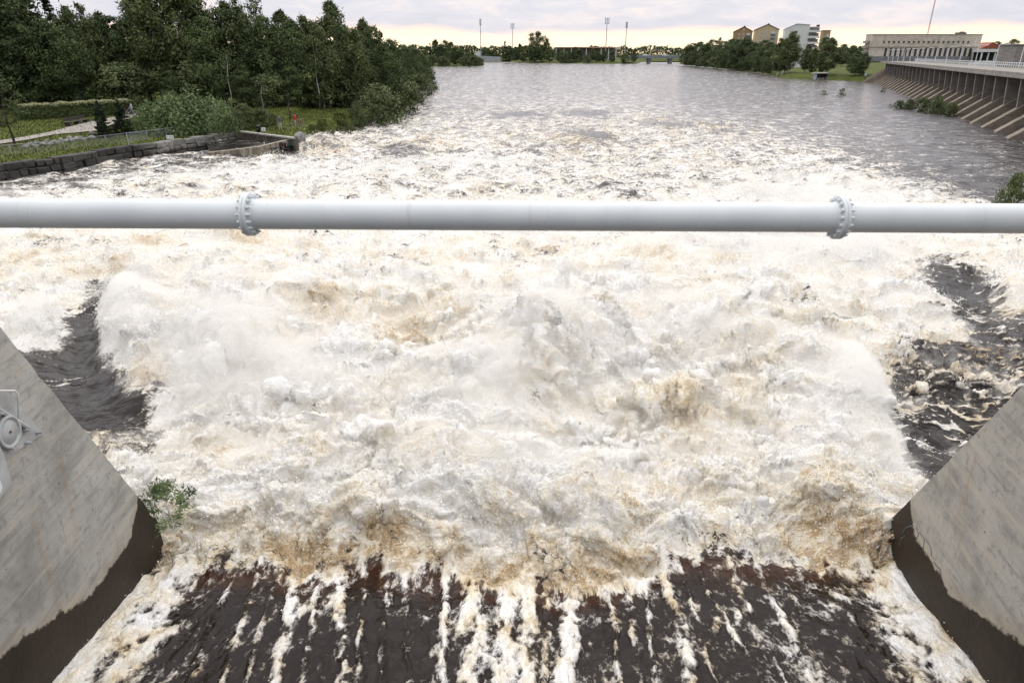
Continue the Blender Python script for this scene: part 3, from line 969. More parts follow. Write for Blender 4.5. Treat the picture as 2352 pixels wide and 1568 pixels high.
PY0 = 6.9
cl_ = atY(0, 489.0, PY0); cr_ = atY(2352, 502.0, PY0)
pd = (cr_ - cl_).normalized()
pc = (cl_ + cr_) / 2
def onpipe(px):
    d = ray(px, 489 + 13 * px / 2352)
    return pc + pd * ((d[0] * PY0 / d[1] - pc.x) / pd.x)
RAD = 0.153
tube = empty("pipeline", pc, 0, "white painted steel pipe with two bolted flange joints crossing above the foam", "pipe")
mt = Matrix.Translation(-pc)
fl = [onpipe(573), onpipe(1925)]
xe = [pc + pd * ((wall_x(PY0, -1) + .0 - pc.x) / pd.x), pc + pd * ((wall_x(PY0, 1) - pc.x) / pd.x)]
sec = [(xe[0], fl[0] - pd * .03), (fl[0] + pd * .03, fl[1] - pd * .03), (fl[1] + pd * .03, xe[1])]
q = pd.to_track_quat('Z', 'Y').to_matrix().to_4x4()
for a, b in sec:
    L = (b - a).length
    mb = MB(); mb.lathe([(0, 0), (RAD, 0), (RAD, L), (0, L)], 64, mt @ Matrix.Translation(a) @ q)
    mb.build("pipe_section", pipe_m, tube, True)
for ob in tube.children:
    ob.data.shade_smooth() if hasattr(ob.data, 'shade_smooth') else None
    try:
        ob.data.set_sharp_from_angle(angle=R(40))
    except Exception:
        pass
for x_ in (-4.9, -1.2, .35, 1.9, 4.6):
    M = mt @ Matrix.Translation(pc + pd * x_) @ q
    mb = MB(); mb.lathe([(RAD - .004, -.012), (RAD + .0015, -.006), (RAD + .0028, 0), (RAD + .0015, .006), (RAD - .004, .012)], 64, M)
    mb.build("weld_seam", pipe_m, tube, True)
for f in fl:
    M = mt @ Matrix.Translation(f) @ q
    mb = MB()
    mb.lathe([(RAD + .0005, -.075), (RAD + .007, -.062), (RAD + .012, -.034), (.216, -.034), (.222, -.029), (.222, -.003), (.216, -.002), (.216, .002), (.222, .003), (.222, .029), (.216, .034), (RAD + .012, .034), (RAD + .007, .062), (RAD + .0005, .075)], 64, M)
    fo = mb.build("flange", pipe_m, tube, True)
    fo.data.set_sharp_from_angle(angle=R(35))
    NB = 16
    for k in range(NB):
        a = 2 * math.pi * (k + .5) / NB
        M2 = M @ Matrix.Translation((.192 * math.cos(a), .192 * math.sin(a), 0)) @ Matrix.Rotation(random.random() * 2, 4, 'Z')
        mb = MB()
        mb.lathe([(0, -.062), (.018, -.062), (.020, -.0345), (.009, -.034), (.009, .034), (.020, .0345), (.018, .060), (.011, .0605), (.011, .078), (0, .080)], 6, M2)
        mb.build("bolt", pipe_m, fo)

# ------------------------------------------------------------------ foliage
def leaf_mat(name, dark, light, trans=.25):
    m, nt, bs, out = new_mat(name)
    a = nd(nt, 'ShaderNodeAttribute'); a.attribute_name = 'tint'
    oi = nd(nt, 'ShaderNodeObjectInfo')
    f = mathn(nt, 'ADD', mathn(nt, 'MULTIPLY', a.outputs['Fac'], .8), mathn(nt, 'MULTIPLY', oi.outputs['Random'], .3))
    nt.links.new(ramp(nt, f, [(.05, dark), (.95, light)]), bs.inputs['Base Color'])
    bs.inputs['Roughness'].default_value = .7
    bs.inputs['Specular IOR Level'].default_value = .15
    return m


LEAF = {
    'broad': leaf_mat("dark_leaves", (.037, .056, .024), (.120, .155, .060)),
    'birch': leaf_mat("birch_leaves", (.048, .066, .027), (.150, .175, .068)),
    'spruce': leaf_mat("spruce_needles", (.010, .018, .010), (.026, .040, .020)),
    'willow': leaf_mat("willow_leaves", (.072, .105, .045), (.235, .30, .13)),
    'shrub': leaf_mat("shrub_leaves", (.055, .074, .032), (.165, .195, .085)),
    'sallow': leaf_mat("yellow_green_leaves", (.05, .07, .02), (.14, .16, .04)),
}
bark_b = simple("birch_bark", (.34, .32, .29), .85, .3, 3.0, .1, col2=(.07, .065, .06))
bark_d = simple("dark_bark", (.055, .042, .032), .9, .2, 3.0, .1)


def leaf_quads(c, out_dir, size, droop=0.0, asp=1.0, seed=0):
    r = np.random.default_rng(seed)
    n = len(c)
    a = r.normal(0, 1, (n, 3)); a[:, 2] -= droop * 2.0
    a /= np.linalg.norm(a, axis=1, keepdims=True)
    nrm = out_dir * .8 + r.normal(0, .7, (n, 3)); nrm[:, 2] += .35
    b = np.cross(nrm, a); b /= (np.linalg.norm(b, axis=1, keepdims=True) + 1e-9)
    s = (size * (.6 + .8 * r.random(n)))[:, None]
    v = np.stack([c - a * s * asp, c + b * s * .5, c + a * s * asp, c - b * s * .5], 1)
    return v.reshape(-1, 3)


def crown_mesh(name, kind, H, Rr, z0, nclump, per, size, seed, shape, droop=0.0, asp=1.0, spread=.30, sparse=0.0):
    """crown from z0 to H: clumps of leaf-sized faces on limbs through an uneven envelope"""
    r = np.random.default_rng(seed)
    cs, dirs, rad, tint = [], [], [], []
    lob = r.random(5) * 6.28
    for i in range(nclump):
        t = r.random() if kind != 'spruce' else 1 - r.random() ** .62
        ang = r.random() * 6.283
        env = shape(t) * (1 + .20 * math.sin(3 * ang + lob[0] + 5 * t) + .16 * math.sin(2 * ang + lob[1] - 7 * t))
        rho = (.30 + .70 * r.random() ** .6) * env * Rr
        z = z0 + t * (H - z0)
        if kind == 'spruce':
            z -= rho * .28
        cs.append((rho * math.cos(ang), rho * math.sin(ang), z))
        dirs.append((math.cos(ang), math.sin(ang), .5 * (t - .3)))
        rad.append(spread * Rr * (.55 + .8 * r.random()) * (.45 + .55 * shape(t)))
        tint.append(np.clip(.32 + .30 * r.normal() + .18 * (t - .4), 0, 1))
    cs, dirs, rad, tint = map(np.array, (cs, dirs, rad, tint))
    ii = np.repeat(np.arange(nclump), per)
    off = r.normal(0, 1, (len(ii), 3)) * .55
    if kind == 'spruce': off[:, 2] *= .35
    elif droop: off[:, 2] *= 1.35; off[:, 2] -= np.abs(off[:, 0]) * droop
    else: off[:, 2] *= .75
    c = cs[ii] + off * rad[ii][:, None]
    keep = r.random(len(c)) > sparse
    c = c[keep]; ii = ii[keep]
    od = dirs[ii] + off[keep] * .8
    v = leaf_quads(c, od, np.full(len(c), size), droop, asp, seed + 1)
    f = np.arange(len(v)).reshape(-1, 4)
    me = np_mesh(name, v, f, LEAF[kind])
    a = me.attributes.new('tint', 'FLOAT', 'POINT')
    tt = np.clip(tint[ii] + r.normal(0, .13, len(ii)), 0, 1)
    a.data.foreach_set('value', np.repeat(tt, 4).astype(np.float32))
    # trunk with limbs that reach the clumps
    mb = MB()
    rb = max(.05, H * .011) if H > 2 else .010
    top = H * .93
    wig = [(r.normal() * H * .006 * k, r.normal() * H * .006 * k) for k in range(6)]
    pts = [(wig[k][0], wig[k][1], -.4 + (top + .4) * k / 5) for k in range(6)]
    mb.path(pts, [rb * (1 - .85 * k / 5) for k in range(6)], 7)
    for i in r.permutation(nclump)[:14]:
        zc = cs[i][2]
        zb = max(z0 * .9, zc - np.hypot(cs[i][0], cs[i][1]) * .8)
        k = min(max((zb + .4) / (top + .4), 0), 1)
        mb.path([(0, 0, zb), tuple(cs[i] * np.array([.5, .5, 0]) + np.array([0, 0, zb * .45 + zc * .55])), tuple(cs[i])], [rb * (.55 - .4 * k), rb * (.4 - .3 * k), rb * .08], 5)
    bm = mb.bm
    bmesh.ops.recalc_face_normals(bm, faces=bm.faces)
    tm = bpy.data.meshes.new(name + "_wood"); bm.to_mesh(tm); bm.free()
    tm.materials.append(bark_b if kind == 'birch' else bark_d)
    return me, tm, H


sh_birch = lambda t: max(.05, math.sin(math.pi * min(1, (t * .93 + .07) ** .75)) ** .8)
sh_broad = lambda t: max(.10, (1 - abs(2 * (t * .95) ** .9 - .95) ** 2.4)) ** .6
sh_spruce = lambda t: max(.03, (1 - t) ** .85)
sh_bush = lambda t: max(.12, math.cos(t * math.pi / 2) ** .55)
sh_tall = lambda t: max(.10, math.sin(math.pi * (t * .88 + .1)) ** .5)

TREES = {
    'birch': [crown_mesh("birch_a", 'birch', 16, 2.7, 2.6, 95, 96, .175, 11, sh_birch, .35, 1.5), crown_mesh("birch_b", 'birch', 16, 2.4, 1.8, 100, 93, .175, 12, sh_tall, .35, 1.5), crown_mesh("birch_c", 'birch', 16, 3.0, 3.4, 85, 96, .175, 13, sh_birch, .5, 1.6)],
    'thin': [crown_mesh("thin_birch", 'birch', 17, 1.9, 5.0, 60, 26, .17, 14, sh_birch, .3, 1.3)],
    'broad': [crown_mesh("broad_a", 'broad', 13, 3.6, 1.2, 105, 93, .19, 21, sh_broad), crown_mesh("broad_b", 'broad', 13, 3.3, .8, 110, 89, .19, 22, sh_broad), crown_mesh("broad_c", 'broad', 13, 4.0, 1.5, 100, 96, .19, 23, sh_birch)],
    'spruce': [crown_mesh("spruce_a", 'spruce', 16, 2.9, .8, 150, 42, .24, 31, sh_spruce, 0, 1.3, .22), crown_mesh("spruce_b", 'spruce', 16, 2.6, .6, 150, 42, .24, 32, sh_spruce, 0, 1.3, .22)],
    'oak': [crown_mesh("oak_crown", 'broad', 16, 6.0, 4.5, 75, 70, .34, 41, sh_broad)],
    'willow': [crown_mesh("willow_a", 'willow', 3.6, 3.2, .1, 90, 70, .12, 51, sh_bush, .2, 1.7), crown_mesh("willow_b", 'willow', 3.6, 3.0, .1, 90, 70, .12, 52, sh_bush, .2, 1.7)],
    'shrub': [crown_mesh("shrub_a", 'shrub', 4.0, 2.5, .1, 80, 66, .14, 61, sh_bush), crown_mesh("shrub_b", 'shrub', 4.0, 2.3, .1, 85, 62, .14, 62, sh_broad)],
    'sallow': [crown_mesh("sallow_a", 'sallow', 3.0, 1.5, .1, 46, 50, .10, 71, sh_bush, 0, 1.4)],
    'youngspruce': [crown_mesh("young_spruce", 'spruce', 4.0, 1.25, .15, 110, 40, .10, 81, sh_spruce, 0, 1.3, .26)],
    'sprig2': [crown_mesh("pier_sprig", 'willow', 1.3, 1.0, .1, 34, 46, .042, 95, sh_bush, 0, 1.9, .26)],
    'sprig': [crown_mesh("sprig", 'shrub', 1.5, 1.0, .1, 26, 34, .06, 91, sh_bush, 0, 1.6, .3)],
}
_cnt = {}


def plant(kind, px, topy, Y, z, wid, name, label, cat, group=None, rz=None, low=1.0):
    """a tree or bush whose top shows at (px, topy) when it stands at distance Y on ground z"""
    vs = TREES[kind]
    _cnt[kind] = _cnt.get(kind, -1) + 1
    cm, tm, H = vs[_cnt[kind] % len(vs)]
    top = atY(px, topy, Y)
    s = (top.z - z) / H
    root = empty(name, (top.x, Y, z), rz if rz is not None else (_cnt[kind] * 2.399) % 6.28, label, cat, group)
    root.scale = (s * wid, s * wid, s)
    link("trunk", tm, root)
    link("crown" if kind not in ('willow', 'shrub', 'sallow', 'sprig', 'sprig2') else "foliage", cm, root)
    return root


ORD = ["first", "second", "third", "fourth", "fifth", "sixth", "seventh", "eighth", "ninth", "tenth", "eleventh", "twelfth", "thirteenth", "fourteenth", "fifteenth", "sixteenth", "seventeenth", "eighteenth", "nineteenth", "twentieth",
       "twenty-first", "twenty-second", "twenty-third", "twenty-fourth", "twenty-fifth", "twenty-sixth"]

# sprigs that grow at the water's edge
sp0 = plant('sprig2', 372, 1112, 12.4, .35, .95, "leafy_sprig", "small leafy green sprig growing at the foot of the hinge pier", "plant")
plant('shrub', 2338, 402, 45.0, -.3, .46, "willow_bush", "dark green bush standing in the calm water beside the pipe", "bush")

# ------------------------------------------------------------------ the long dam on the right
AX = Vector((.371, .928, 0)).normalized(); NX = Vector((AX.y, -AX.x, 0))
T0 = Vector((64.0, 86.0, 0)) - AX * 28 - NX * 1.3
LEN = 232.0
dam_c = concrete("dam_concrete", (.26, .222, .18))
dam_d = concrete("dam_concrete_shade", (.034, .029, .025))  # near-black: recess shade and damp between the buttresses put into the colour
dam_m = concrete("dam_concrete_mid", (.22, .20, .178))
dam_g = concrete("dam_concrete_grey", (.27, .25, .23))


def dp(s, k, z): return T0 + AX * s + NX * k + Vector((0, 0, z))


dam = empty("buttress_dam", T0, 0, "long weathered concrete dam with sloping buttresses and a road deck", "dam")
tT = -T0
SL = .75
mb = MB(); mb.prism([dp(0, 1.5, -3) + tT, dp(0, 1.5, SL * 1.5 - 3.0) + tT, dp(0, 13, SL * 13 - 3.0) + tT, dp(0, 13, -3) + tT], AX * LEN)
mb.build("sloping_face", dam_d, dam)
mb = MB(); mb.prism([dp(0, 2.7, 6.83) + tT, dp(0, 2.7, 7.08) + tT, dp(0, 2.95, 7.08) + tT, dp(0, 2.95, 7.58) + tT, dp(0, 3.25, 7.58) + tT, dp(0, 3.25, 7.4) + tT, dp(0, 14, 7.4) + tT, dp(0, 14, 6.83) + tT], AX * LEN)
mb.build("road_deck", dam_g, dam)
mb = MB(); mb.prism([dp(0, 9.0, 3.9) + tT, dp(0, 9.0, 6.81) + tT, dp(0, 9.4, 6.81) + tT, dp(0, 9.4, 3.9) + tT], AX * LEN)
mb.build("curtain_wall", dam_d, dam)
nb = int(LEN / 7.4)
rib0 = pier0 = None
for i in range(nb + 1):
    s = 2.0 + i * 7.4
    if i == 0:
        mb = MB(); mb.prism([dp(0, -1.2, -2.5), dp(0, -1.2, -.9), dp(0, 11.5, SL * 11.5), dp(0, 11.5, SL * 11.5 - 2.5)] if False else [Vector(v) - T0 for v in (dp(0, -1.2, -2.5), dp(0, -1.2, -.9), dp(0, 9.0, SL * 9.0), dp(0, 9.0, SL * 9.0 - 4.0))], AX * 1.7)
        rib0 = mb.build("buttress", dam_c, dam)
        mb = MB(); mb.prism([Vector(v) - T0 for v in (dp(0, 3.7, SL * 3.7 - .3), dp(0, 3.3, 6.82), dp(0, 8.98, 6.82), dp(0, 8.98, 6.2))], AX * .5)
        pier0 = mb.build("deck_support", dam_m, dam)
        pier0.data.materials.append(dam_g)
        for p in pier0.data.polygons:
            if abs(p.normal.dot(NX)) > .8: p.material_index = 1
        rib0.location = AX * s; pier0.location = AX * (s + .5)
    else:
        for o, d in ((rib0, 0), (pier0, .5)):
            c = o.copy(); COL.objects.link(c); c.parent = dam; c.location = AX * (s + d)
rail_m = simple("pale_rail_paint", (.62, .63, .64), .5, .06, 3)
mb = MB()
for zz in (7.95, 8.45): mb.bar(dp(0, 12.6, zz) + tT, dp(LEN, 12.6, zz) + tT, .05, None, 5)
for i in range(int(LEN / 1.7)): mb.box(dp(i * 1.7, 12.6, 7.97) + tT, (.12, .12, .98))
mb.build("railing", rail_m, dam)
# wing wall with a stair where the dam meets the bank
mb = MB()
mb.prism([Vector(v) - T0 for v in (dp(LEN + .5, -3, -2), dp(LEN + .5, -3, .3), dp(LEN + .5, 9.5, 8.2), dp(LEN + .5, 9.5, -2))], AX * 1.6)
mb.prism([Vector(v) - T0 for v in (dp(LEN + 6, -2, -2), dp(LEN + 6, -2, 1.2), dp(LEN + 6, 7, 6.8), dp(LEN + 6, 7, -2))], AX * 1.0)
mb.prism([Vector(v) - T0 for v in (dp(LEN + 2.1, -1.5, -2), dp(LEN + 2.1, -1.5, .7), dp(LEN + 2.1, 9.5, 6.9), dp(LEN + 2.1, 9.5, -2))], AX * 3.9)
mb.build("wing_wall", dam_c, dam)
mb = MB(); mb.box(dp(LEN + 10, 8.5, 7.1) + tT, (20, 11, .6), math.atan2(AX.y, AX.x)); mb.build("deck_end", dam_g, dam)

lampm = simple("lamp_post_paint", (.66, .67, .68), .5, .05, 2)
glassm = simple("lamp_glass", (.70, .70, .68), .3, .02, 2)
lp = None
for i in range(14):
    s = 36.0 + i * 14.8
    b = dp(s, 3.45, 7.5)
    lab = f"slim pale lamp post on the dam deck, {ORD[i]} counting from the near end"
    if lp is None:
        lp = empty("street_lamp", b, 0, lab, "street lamp", "lamp posts along the dam")
        MB().bar((0, 0, 0), (0, 0, 3.9), .085, .05, 8).build("post", lampm, lp)
        MB().bar((0, 0, 3.85), (.9, -.36, 4.0), .04, None, 6).build("arm", lampm, lp)
        MB().box((.75, -.3, 4.02), (1.3, .34, .13), math.atan2(-.36, .9), .03).build("lamp_head", glassm, lp)
    else:
        c = copy_tree(lp); c.location = b; c["label"] = lab

for (px, ty, by, w_, lab) in [(2068, 232, 250, 1.0, "leftmost of the low green bushes at the foot of the dam"), (2092, 229, 252, .9, "second low bush from the left at the foot of the dam"), (2122, 227, 256, 1.0, "middle bush of the row at the foot of the dam"),
                             (2158, 222, 262, .85, "tallest bush of the row at the foot of the dam"), (2190, 238, 267, .8, "rightmost and darkest low bush at the foot of the dam")]:
    p = at(px, by, 0)
    plant('shrub', px, ty, p.y, -.2, w_, "shrub", lab, "bush", "bushes at the foot of the dam")
for (px, ty, by, w_, lab) in [(1893, 209, 218, 1.5, "low flooded twigs with few leaves standing in the river"), (1936, 204, 221, .8, "upright flooded bush standing alone in the open river"), (2031, 202, 212, 1.0, "tiny green bush in the water near the far buttresses"),
                             (2046, 240, 247, 1.0, "tiny tuft of leaves in the water left of the dam bushes")]:
    p = at(px, by, 0)
    plant('sprig', px, ty, p.y, -.15, w_, "flooded_bush", lab, "bush")

# ------------------------------------------------------------------ power house
def window_grid(parent, pts, w_, h_, face, mat, frame=None, name="window", depth=.12):
    for p in pts:
        mb = MB(); mb.box(p, (w_, depth, h_) if face == 'y' else (depth, w_, h_))
        o = mb.build(name, mat, parent)
        if frame is not None:
            mb = MB(); mb.box((p[0], p[1] - (.02 if face == 'y' else 0), p[2] - h_ / 2 - .06), (w_ + .2, depth + .14, .1) if face == 'y' else (depth + .14, w_ + .2, .1))
            mb.build("sill", frame, o)


glass_d = simple("dark_window_glass", (.035, .037, .04), .12, .3, .8, 0, 0, .6)
sand = concrete("sand_render", (.56, .50, .42))
sand2 = concrete("pale_sand_render", (.60, .55, .47))
YP = 300.0
pl, prr = atY(2003, 84, YP), atY(2255, 87, YP)
zt = 17.3
ph = empty("power_house", (pl.x, YP, 0), 0, "long low sand coloured power house with two rows of windows behind the dam", "power station")
Wd = prr.x - pl.x
mb = MB(); mb.box((Wd / 2, 2.4, 12.0), (Wd - .3, 4.4, 10.4)); mb.build("wall", sand2, ph)
zmid = atY(2100, 108, YP).z
mb = MB(); mb.box((Wd / 2, 2.4, (zt + zmid) / 2), (Wd, 5.2, zt - zmid)); mb.build("upper_wall", sand, ph)
mb = MB(); mb.box((Wd / 2, 2.4, zt + .1), (Wd + .25, 5.5, .22)); mb.build("roof", simple("roof_edge", (.30, .27, .24), .8, .1, 1), ph)
mb = MB(); mb.box((Wd * .84, 3, zt + .55), (3.6, 2, .7)).box((Wd * .85, 3, zt + 1.0), (1.3, 1.4, .4)); mb.build("roof_hatch", simple("roof_steel", (.16, .15, .14), .6, .1, 1), ph)
pts = [(atY(2030 + (2223.5 - 2030) * i / 17, 96.7, YP).x - pl.x, -.22, atY(2100, 96.7 + .25, YP).z) for i in range(18)]
window_grid(ph, pts, .75, .75, 'y', glass_d, sand2)
zc = (atY(2100, 111, YP).z + atY(2100, 130, YP).z) / 2; hh = atY(2100, 111, YP).z - atY(2100, 130, YP).z
pts = [(atY(2036 + (2231 - 2036) * i / 17, 111, YP).x - pl.x, .17, zc) for i in range(18)]
window_grid(ph, pts, .95, hh, 'y', glass_d, sand2, depth=.1)
mb = MB(); mb.box((Wd / 2, -.5, 8.2), (Wd + 4, 1.6, 2.0)); mb.build("plinth", simple("plinth_grey", (.22, .22, .23), .8, .15, 1), ph)
mb = MB()
for k in range(4): mb.box((-.7, 2.6, 14.6 - k * 1.9), (1.1, 3.4, .9))
mb.build("balcony", simple("balcony_grey", (.36, .34, .32), .8, .1, 1), ph)

# white frame pavilion beside it
pa, pb = atY(2257, 113, 292), atY(2321, 113, 292)
pav = empty("pavilion", (pa.x, 292, 7.5), 0, "open white pavilion frame with columns beside the power house", "pavilion")
wm_ = simple("white_render", (.66, .66, .66), .7, .05, 1)
Wp = pb.x - pa.x
hp = pa.z - 7.5
mb = MB(); mb.box((Wp / 2, 3, hp - .55), (Wp, 7, 1.1)); mb.build("roof", wm_, pav)
for i in range(5):
    for j in (0, 1):
        if j and i not in (0, 4): continue
        MB().box((.25 + (Wp - .5) * i / 4, .1 + 5.6 * j, (hp - 1.1) / 2 - .2), (.42, .42, hp - 1.1 + .4)).build("column", wm_, pav)
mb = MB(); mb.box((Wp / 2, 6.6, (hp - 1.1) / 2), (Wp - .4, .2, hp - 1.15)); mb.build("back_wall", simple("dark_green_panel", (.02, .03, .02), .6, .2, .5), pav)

# red roofed house behind
ha = atY(2255, 104, 400)
hs = empty("house", (ha.x, 400, 0), 0, "small pale house with a red roof behind the pavilion", "house")
mb = MB(); mb.box((5.5, 4, 7.0), (11, 8, 12)); mb.build("wall", wm_, hs)
mb = MB(); mb.prism([(-.6, -.8, 12.8), (5.5, -.8, 16.0), (11.6, -.8, 12.8)], (0, 9.6, 0)); mb.build("roof", simple("red_tiles", (.32, .09, .055), .8, .15, 2), hs)
ca = atY(2332, 118, 230)
cb = empty("intake_tower", (ca.x, 230, 7.0), 0, "grey concrete block standing on the dam at the right edge", "building")
MB().box((7, 4, 2.6), (14, 8, 6.0)).build("wall", dam_g, cb)
MB().box((7, 4, 5.75), (14.6, 8.6, .3)).build("roof", simple("roof_grey", (.20, .19, .19), .8, .1, 1), cb)

ma = atY(2131, 78, 620)
ms_ = empty("radio_mast", (ma.x, 620, 8), 0, "very tall thin red and white radio mast behind the power house", "mast")
mb = MB()
redm = simple("faded_red_paint", (.42, .20, .18), .6, .1, .2)
for k in range(3):
    a = k * 2.094
    mb.bar((.5 * math.cos(a), .5 * math.sin(a), 0), (.25 * math.cos(a), .25 * math.sin(a), 95), .10, None, 5)
for z in range(0, 94, 2):
    r1 = .5 - .25 * z / 95
    for k in range(3):
        a, b = k * 2.094, (k + 1) * 2.094
        mb.bar((r1 * math.cos(a), r1 * math.sin(a), z), (r1 * math.cos(b), r1 * math.sin(b), z + 2), .05, None, 4)
mb.build("lattice", redm, ms_)
MB().bar((0, 0, 95), (0, 0, 112), .12, .05, 6).build("aerial", simple("white_mast_paint", (.6, .58, .58), .6, .05, 1), ms_)

# ------------------------------------------------------------------ apartment buildings
def block(name, label, cx, Y, W, Dp, ze, zr, rot, wallm, roofm, front_w, side_w, balc=None, zb=2.0, wm2=None):
    b = empty(name, (cx, Y, zb), rot, label, "apartment block", "apartment blocks on the right bank")
    he, hr = ze - zb, zr - zb
    mb = MB(); mb.prism([(-W / 2, 0, 0), (-W / 2, 0, he), (0, 0, hr), (W / 2, 0, he), (W / 2, 0, 0)], (0, Dp, 0)); mb.build("wall", wallm, b)
    mb = MB()
    for sgn in (-1, 1):
        mb.prism([(sgn * (W / 2 + .45), -.5, he - .25), (sgn * (W / 2 + .45), -.5, he + .05), (0, -.5, hr + .35), (0, -.5, hr + .05)], (0, Dp + 1, 0))
    rf = mb.build("roof", roofm, b)
    for (x, y, h) in [(W * .05, Dp * .35, 1.5), (W * .12, Dp * .75, 1.2)]:
        MB().box((x, y, hr + .2), (.9, .9, h)).build("chimney", simple("brick_dark", (.10, .05, .04), .9, .2, 3), rf)
    for (x, z) in front_w:
        o = MB().box((x, -.01, z - zb), (1.6, .12, 1.7)).build("window", win_l, b)
        MB().box((x, -.05, z - zb), (1.35, .10, 1.45)).build("pane", win_g, o)
    for (y, z) in side_w:
        o = MB().box((W / 2 + .01, y, z - zb), (.12, 1.6, 1.7)).build("window", win_l, b)
        MB().box((W / 2 + .05, y, z - zb), (.10, 1.35, 1.45)).build("pane", win_g, o)
    if balc:
        x, zs, mat, wd = balc
        for z in zs:
            bo = MB().box((x, -.75, z - zb - .5), (wd, 1.5, 1.0)).build("balcony", mat, b)
            MB().box((x, -.02, z - zb + .9), (wd * .85, .14, 1.5)).build("balcony_door", win_l, bo)
    return b


win_l = simple("window_frame_white", (.62, .62, .63), .4, .04, 2)
win_g = simple("window_pane", (.34, .35, .37), .1, .1, 1, 0, 0, .6)
gold = simple("ochre_render", (.34, .225, .115), .85, .07, .6, .05)
ochre2 = simple("dull_ochre_render", (.36, .27, .16), .85, .07, .6, .05)
tanr = simple("sand_yellow_render", (.52, .42, .27), .85, .06, .6, .05)
whiter = simple("white_plaster", (.66, .67, .66), .8, .04, .5)
brick_r = simple("red_brown_tiles", (.14, .06, .048), .85, .15, 2)
blue = simple("blue_balcony", (.06, .16, .27), .6, .1, 1)
Y1 = 610.0
z1 = lambda py: atY(1720, py, Y1).z
block("ochre_apartment_block", "ochre gabled apartment block with small blue balconies, leftmost of the three", atY(1708, 72, Y1).x, Y1, 14.4, 19, z1(72.6), z1(62), R(-14), gold, brick_r,
      [(x, z1(y)) for x in (-3.2, .2) for y in (79.5, 88, 97, 106)] + [(0, z1(69))], [(4, z1(y)) for y in (79.5, 88, 97)] + [(11, z1(y)) for y in (79.5, 88, 97)], (4.1, [z1(y) for y in (82, 90, 98.5)], blue, 2.9))
Y2 = 565.0
z2 = lambda py: atY(1760, py, Y2).z
block("sand_apartment_block", "sand yellow gabled apartment block with blue balconies, between the other two", atY(1763, 66, Y2).x, Y2, 17.0, 18, z2(68), z2(56.5), R(-14), tanr, brick_r,
      [(x, z2(y)) for x in (-3.7, -.6) for y in (77, 87, 97, 108)], [(5.5, z2(y)) for y in (77, 87, 97)] + [(12.5, z2(y)) for y in (77, 87, 97)], (4.5, [z2(y) for y in (78.5, 87.5, 97)], blue, 2.9))
Y3 = 450.0
z3 = lambda py: atY(1850, py, Y3).z
pw = atY(1832, 64, Y3)
wb = empty("white_apartment_block", (pw.x, Y3, 2), R(-16), "tall white apartment block with stacked white balconies on one corner", "apartment block", "apartment blocks on the right bank")
zt3 = z3(57) - 2; zl3 = z3(64) - 2
MB().prism([(-6.8, 0, 0), (-6.8, 0, zl3 - .6), (-.6, 0, zt3 + .3), (6.8, 0, zt3 - .3), (6.8, 0, 0)], (0, 16, 0)).build("wall", whiter, wb)
MB().prism([(-7.1, -.3, zl3 - .6), (-7.1, -.3, zl3 - .35), (-.6, -.3, zt3 + .65), (7.1, -.3, zt3 + .05), (7.1, -.3, zt3 - .25), (-.6, -.3, zt3 + .32)], (0, 16.6, 0)).build("roof", simple("white_roof_sheet", (.60, .63, .66), .4, .05, 1), wb)
for (x, z) in [(-.6, zt3 - 4.2), (-.6, zt3 - 8.0)]:
    MB().box((x, -.01, z), (1.7, .12, 1.5)).build("window", glass_d, wb)
MB().box((9.1, 7.8, (zt3 - 1.2) / 2), (4.6, 14.0, zt3 - 1.2)).build("balcony_bay", whiter, wb)
for kz in range(8):
    z = zt3 - 3.8 - kz * 3.2
    if z < 1: break
    o = MB().box((9.9, -.2, z), (6.2, 2.4, 1.15), None, .03).build("balcony", whiter, wb)
    MB().box((9.9, .46, z + 1.4), (5.4, .3, 1.6)).build("balcony_glazing", simple("warm_grey_glazing", (.20, .18, .17), .15, .3, .5, 0, 0, .6) if kz == 0 else bpy.data.materials["warm_grey_glazing"], o)  # warm grey panes above each balcony front
MB().box((12.2, 7.0, zt3 - .6), (1.4, 5.0, 1.2)).build("roof_vent", simple("brick_vent", (.12, .06, .05), .8, .2, 1), wb)
oc = empty("ochre_rear_block", (atY(1899, 75, 480).x, 480, 2), R(-16), "narrow ochre apartment block half hidden behind the white one", "apartment block", "apartment blocks on the right bank")
hoc = atY(1899, 71, 480).z - 2
MB().box((0, 6, hoc / 2), (4.6, 12, hoc)).build("wall", ochre2, oc)
MB().box((0, 6, hoc + .15), (5.0, 12.5, .3)).build("roof", brick_r, oc)
for z in (hoc - 3, hoc - 6, hoc - 9): MB().box((.8, -.01, z), (1.2, .12, 1.5)).build("window", win_l, oc)

# ------------------------------------------------------------------ right bank
def land(name, shore, far, res, prof, mat, label=None, bumps=.15):
    """terrain inside a closed outline: a height grid that dips under the water outside the shore line"""
    poly = np.array([(p[0], p[1]) for p in shore + far], float)
    sh = np.array([(p[0], p[1]) for p in shore], float)
    x0, y0 = poly.min(0) - res * 2; x1, y1 = poly.max(0) + res * 2
    nx, ny = int((x1 - x0) / res) + 1, int((y1 - y0) / res) + 1
    gxx, gyy = np.meshgrid(x0 + np.arange(nx) * res, y0 + np.arange(ny) * res)
    x, y = gxx.ravel(), gyy.ravel()
    zz = land_z(x, y, poly, sh, prof)
    zz = zz + bumps * perlin(x / 7 + 50, y / 7 + 80, 5) * (zz > .3)
    ins = zz > -1.15
    ids = np.arange(nx * ny).reshape(ny, nx)
    f = np.stack([ids[:-1, :-1], ids[:-1, 1:], ids[1:, 1:], ids[1:, :-1]], -1).reshape(-1, 4)
    f = f[ins[f].any(1)]
    used, inv = np.unique(f, return_inverse=True)
    me = np_mesh(name, np.stack([x, y, zz], -1)[used], inv.reshape(-1, 4), mat, True)
    return tag(link(name, me), label, None, None, "structure")


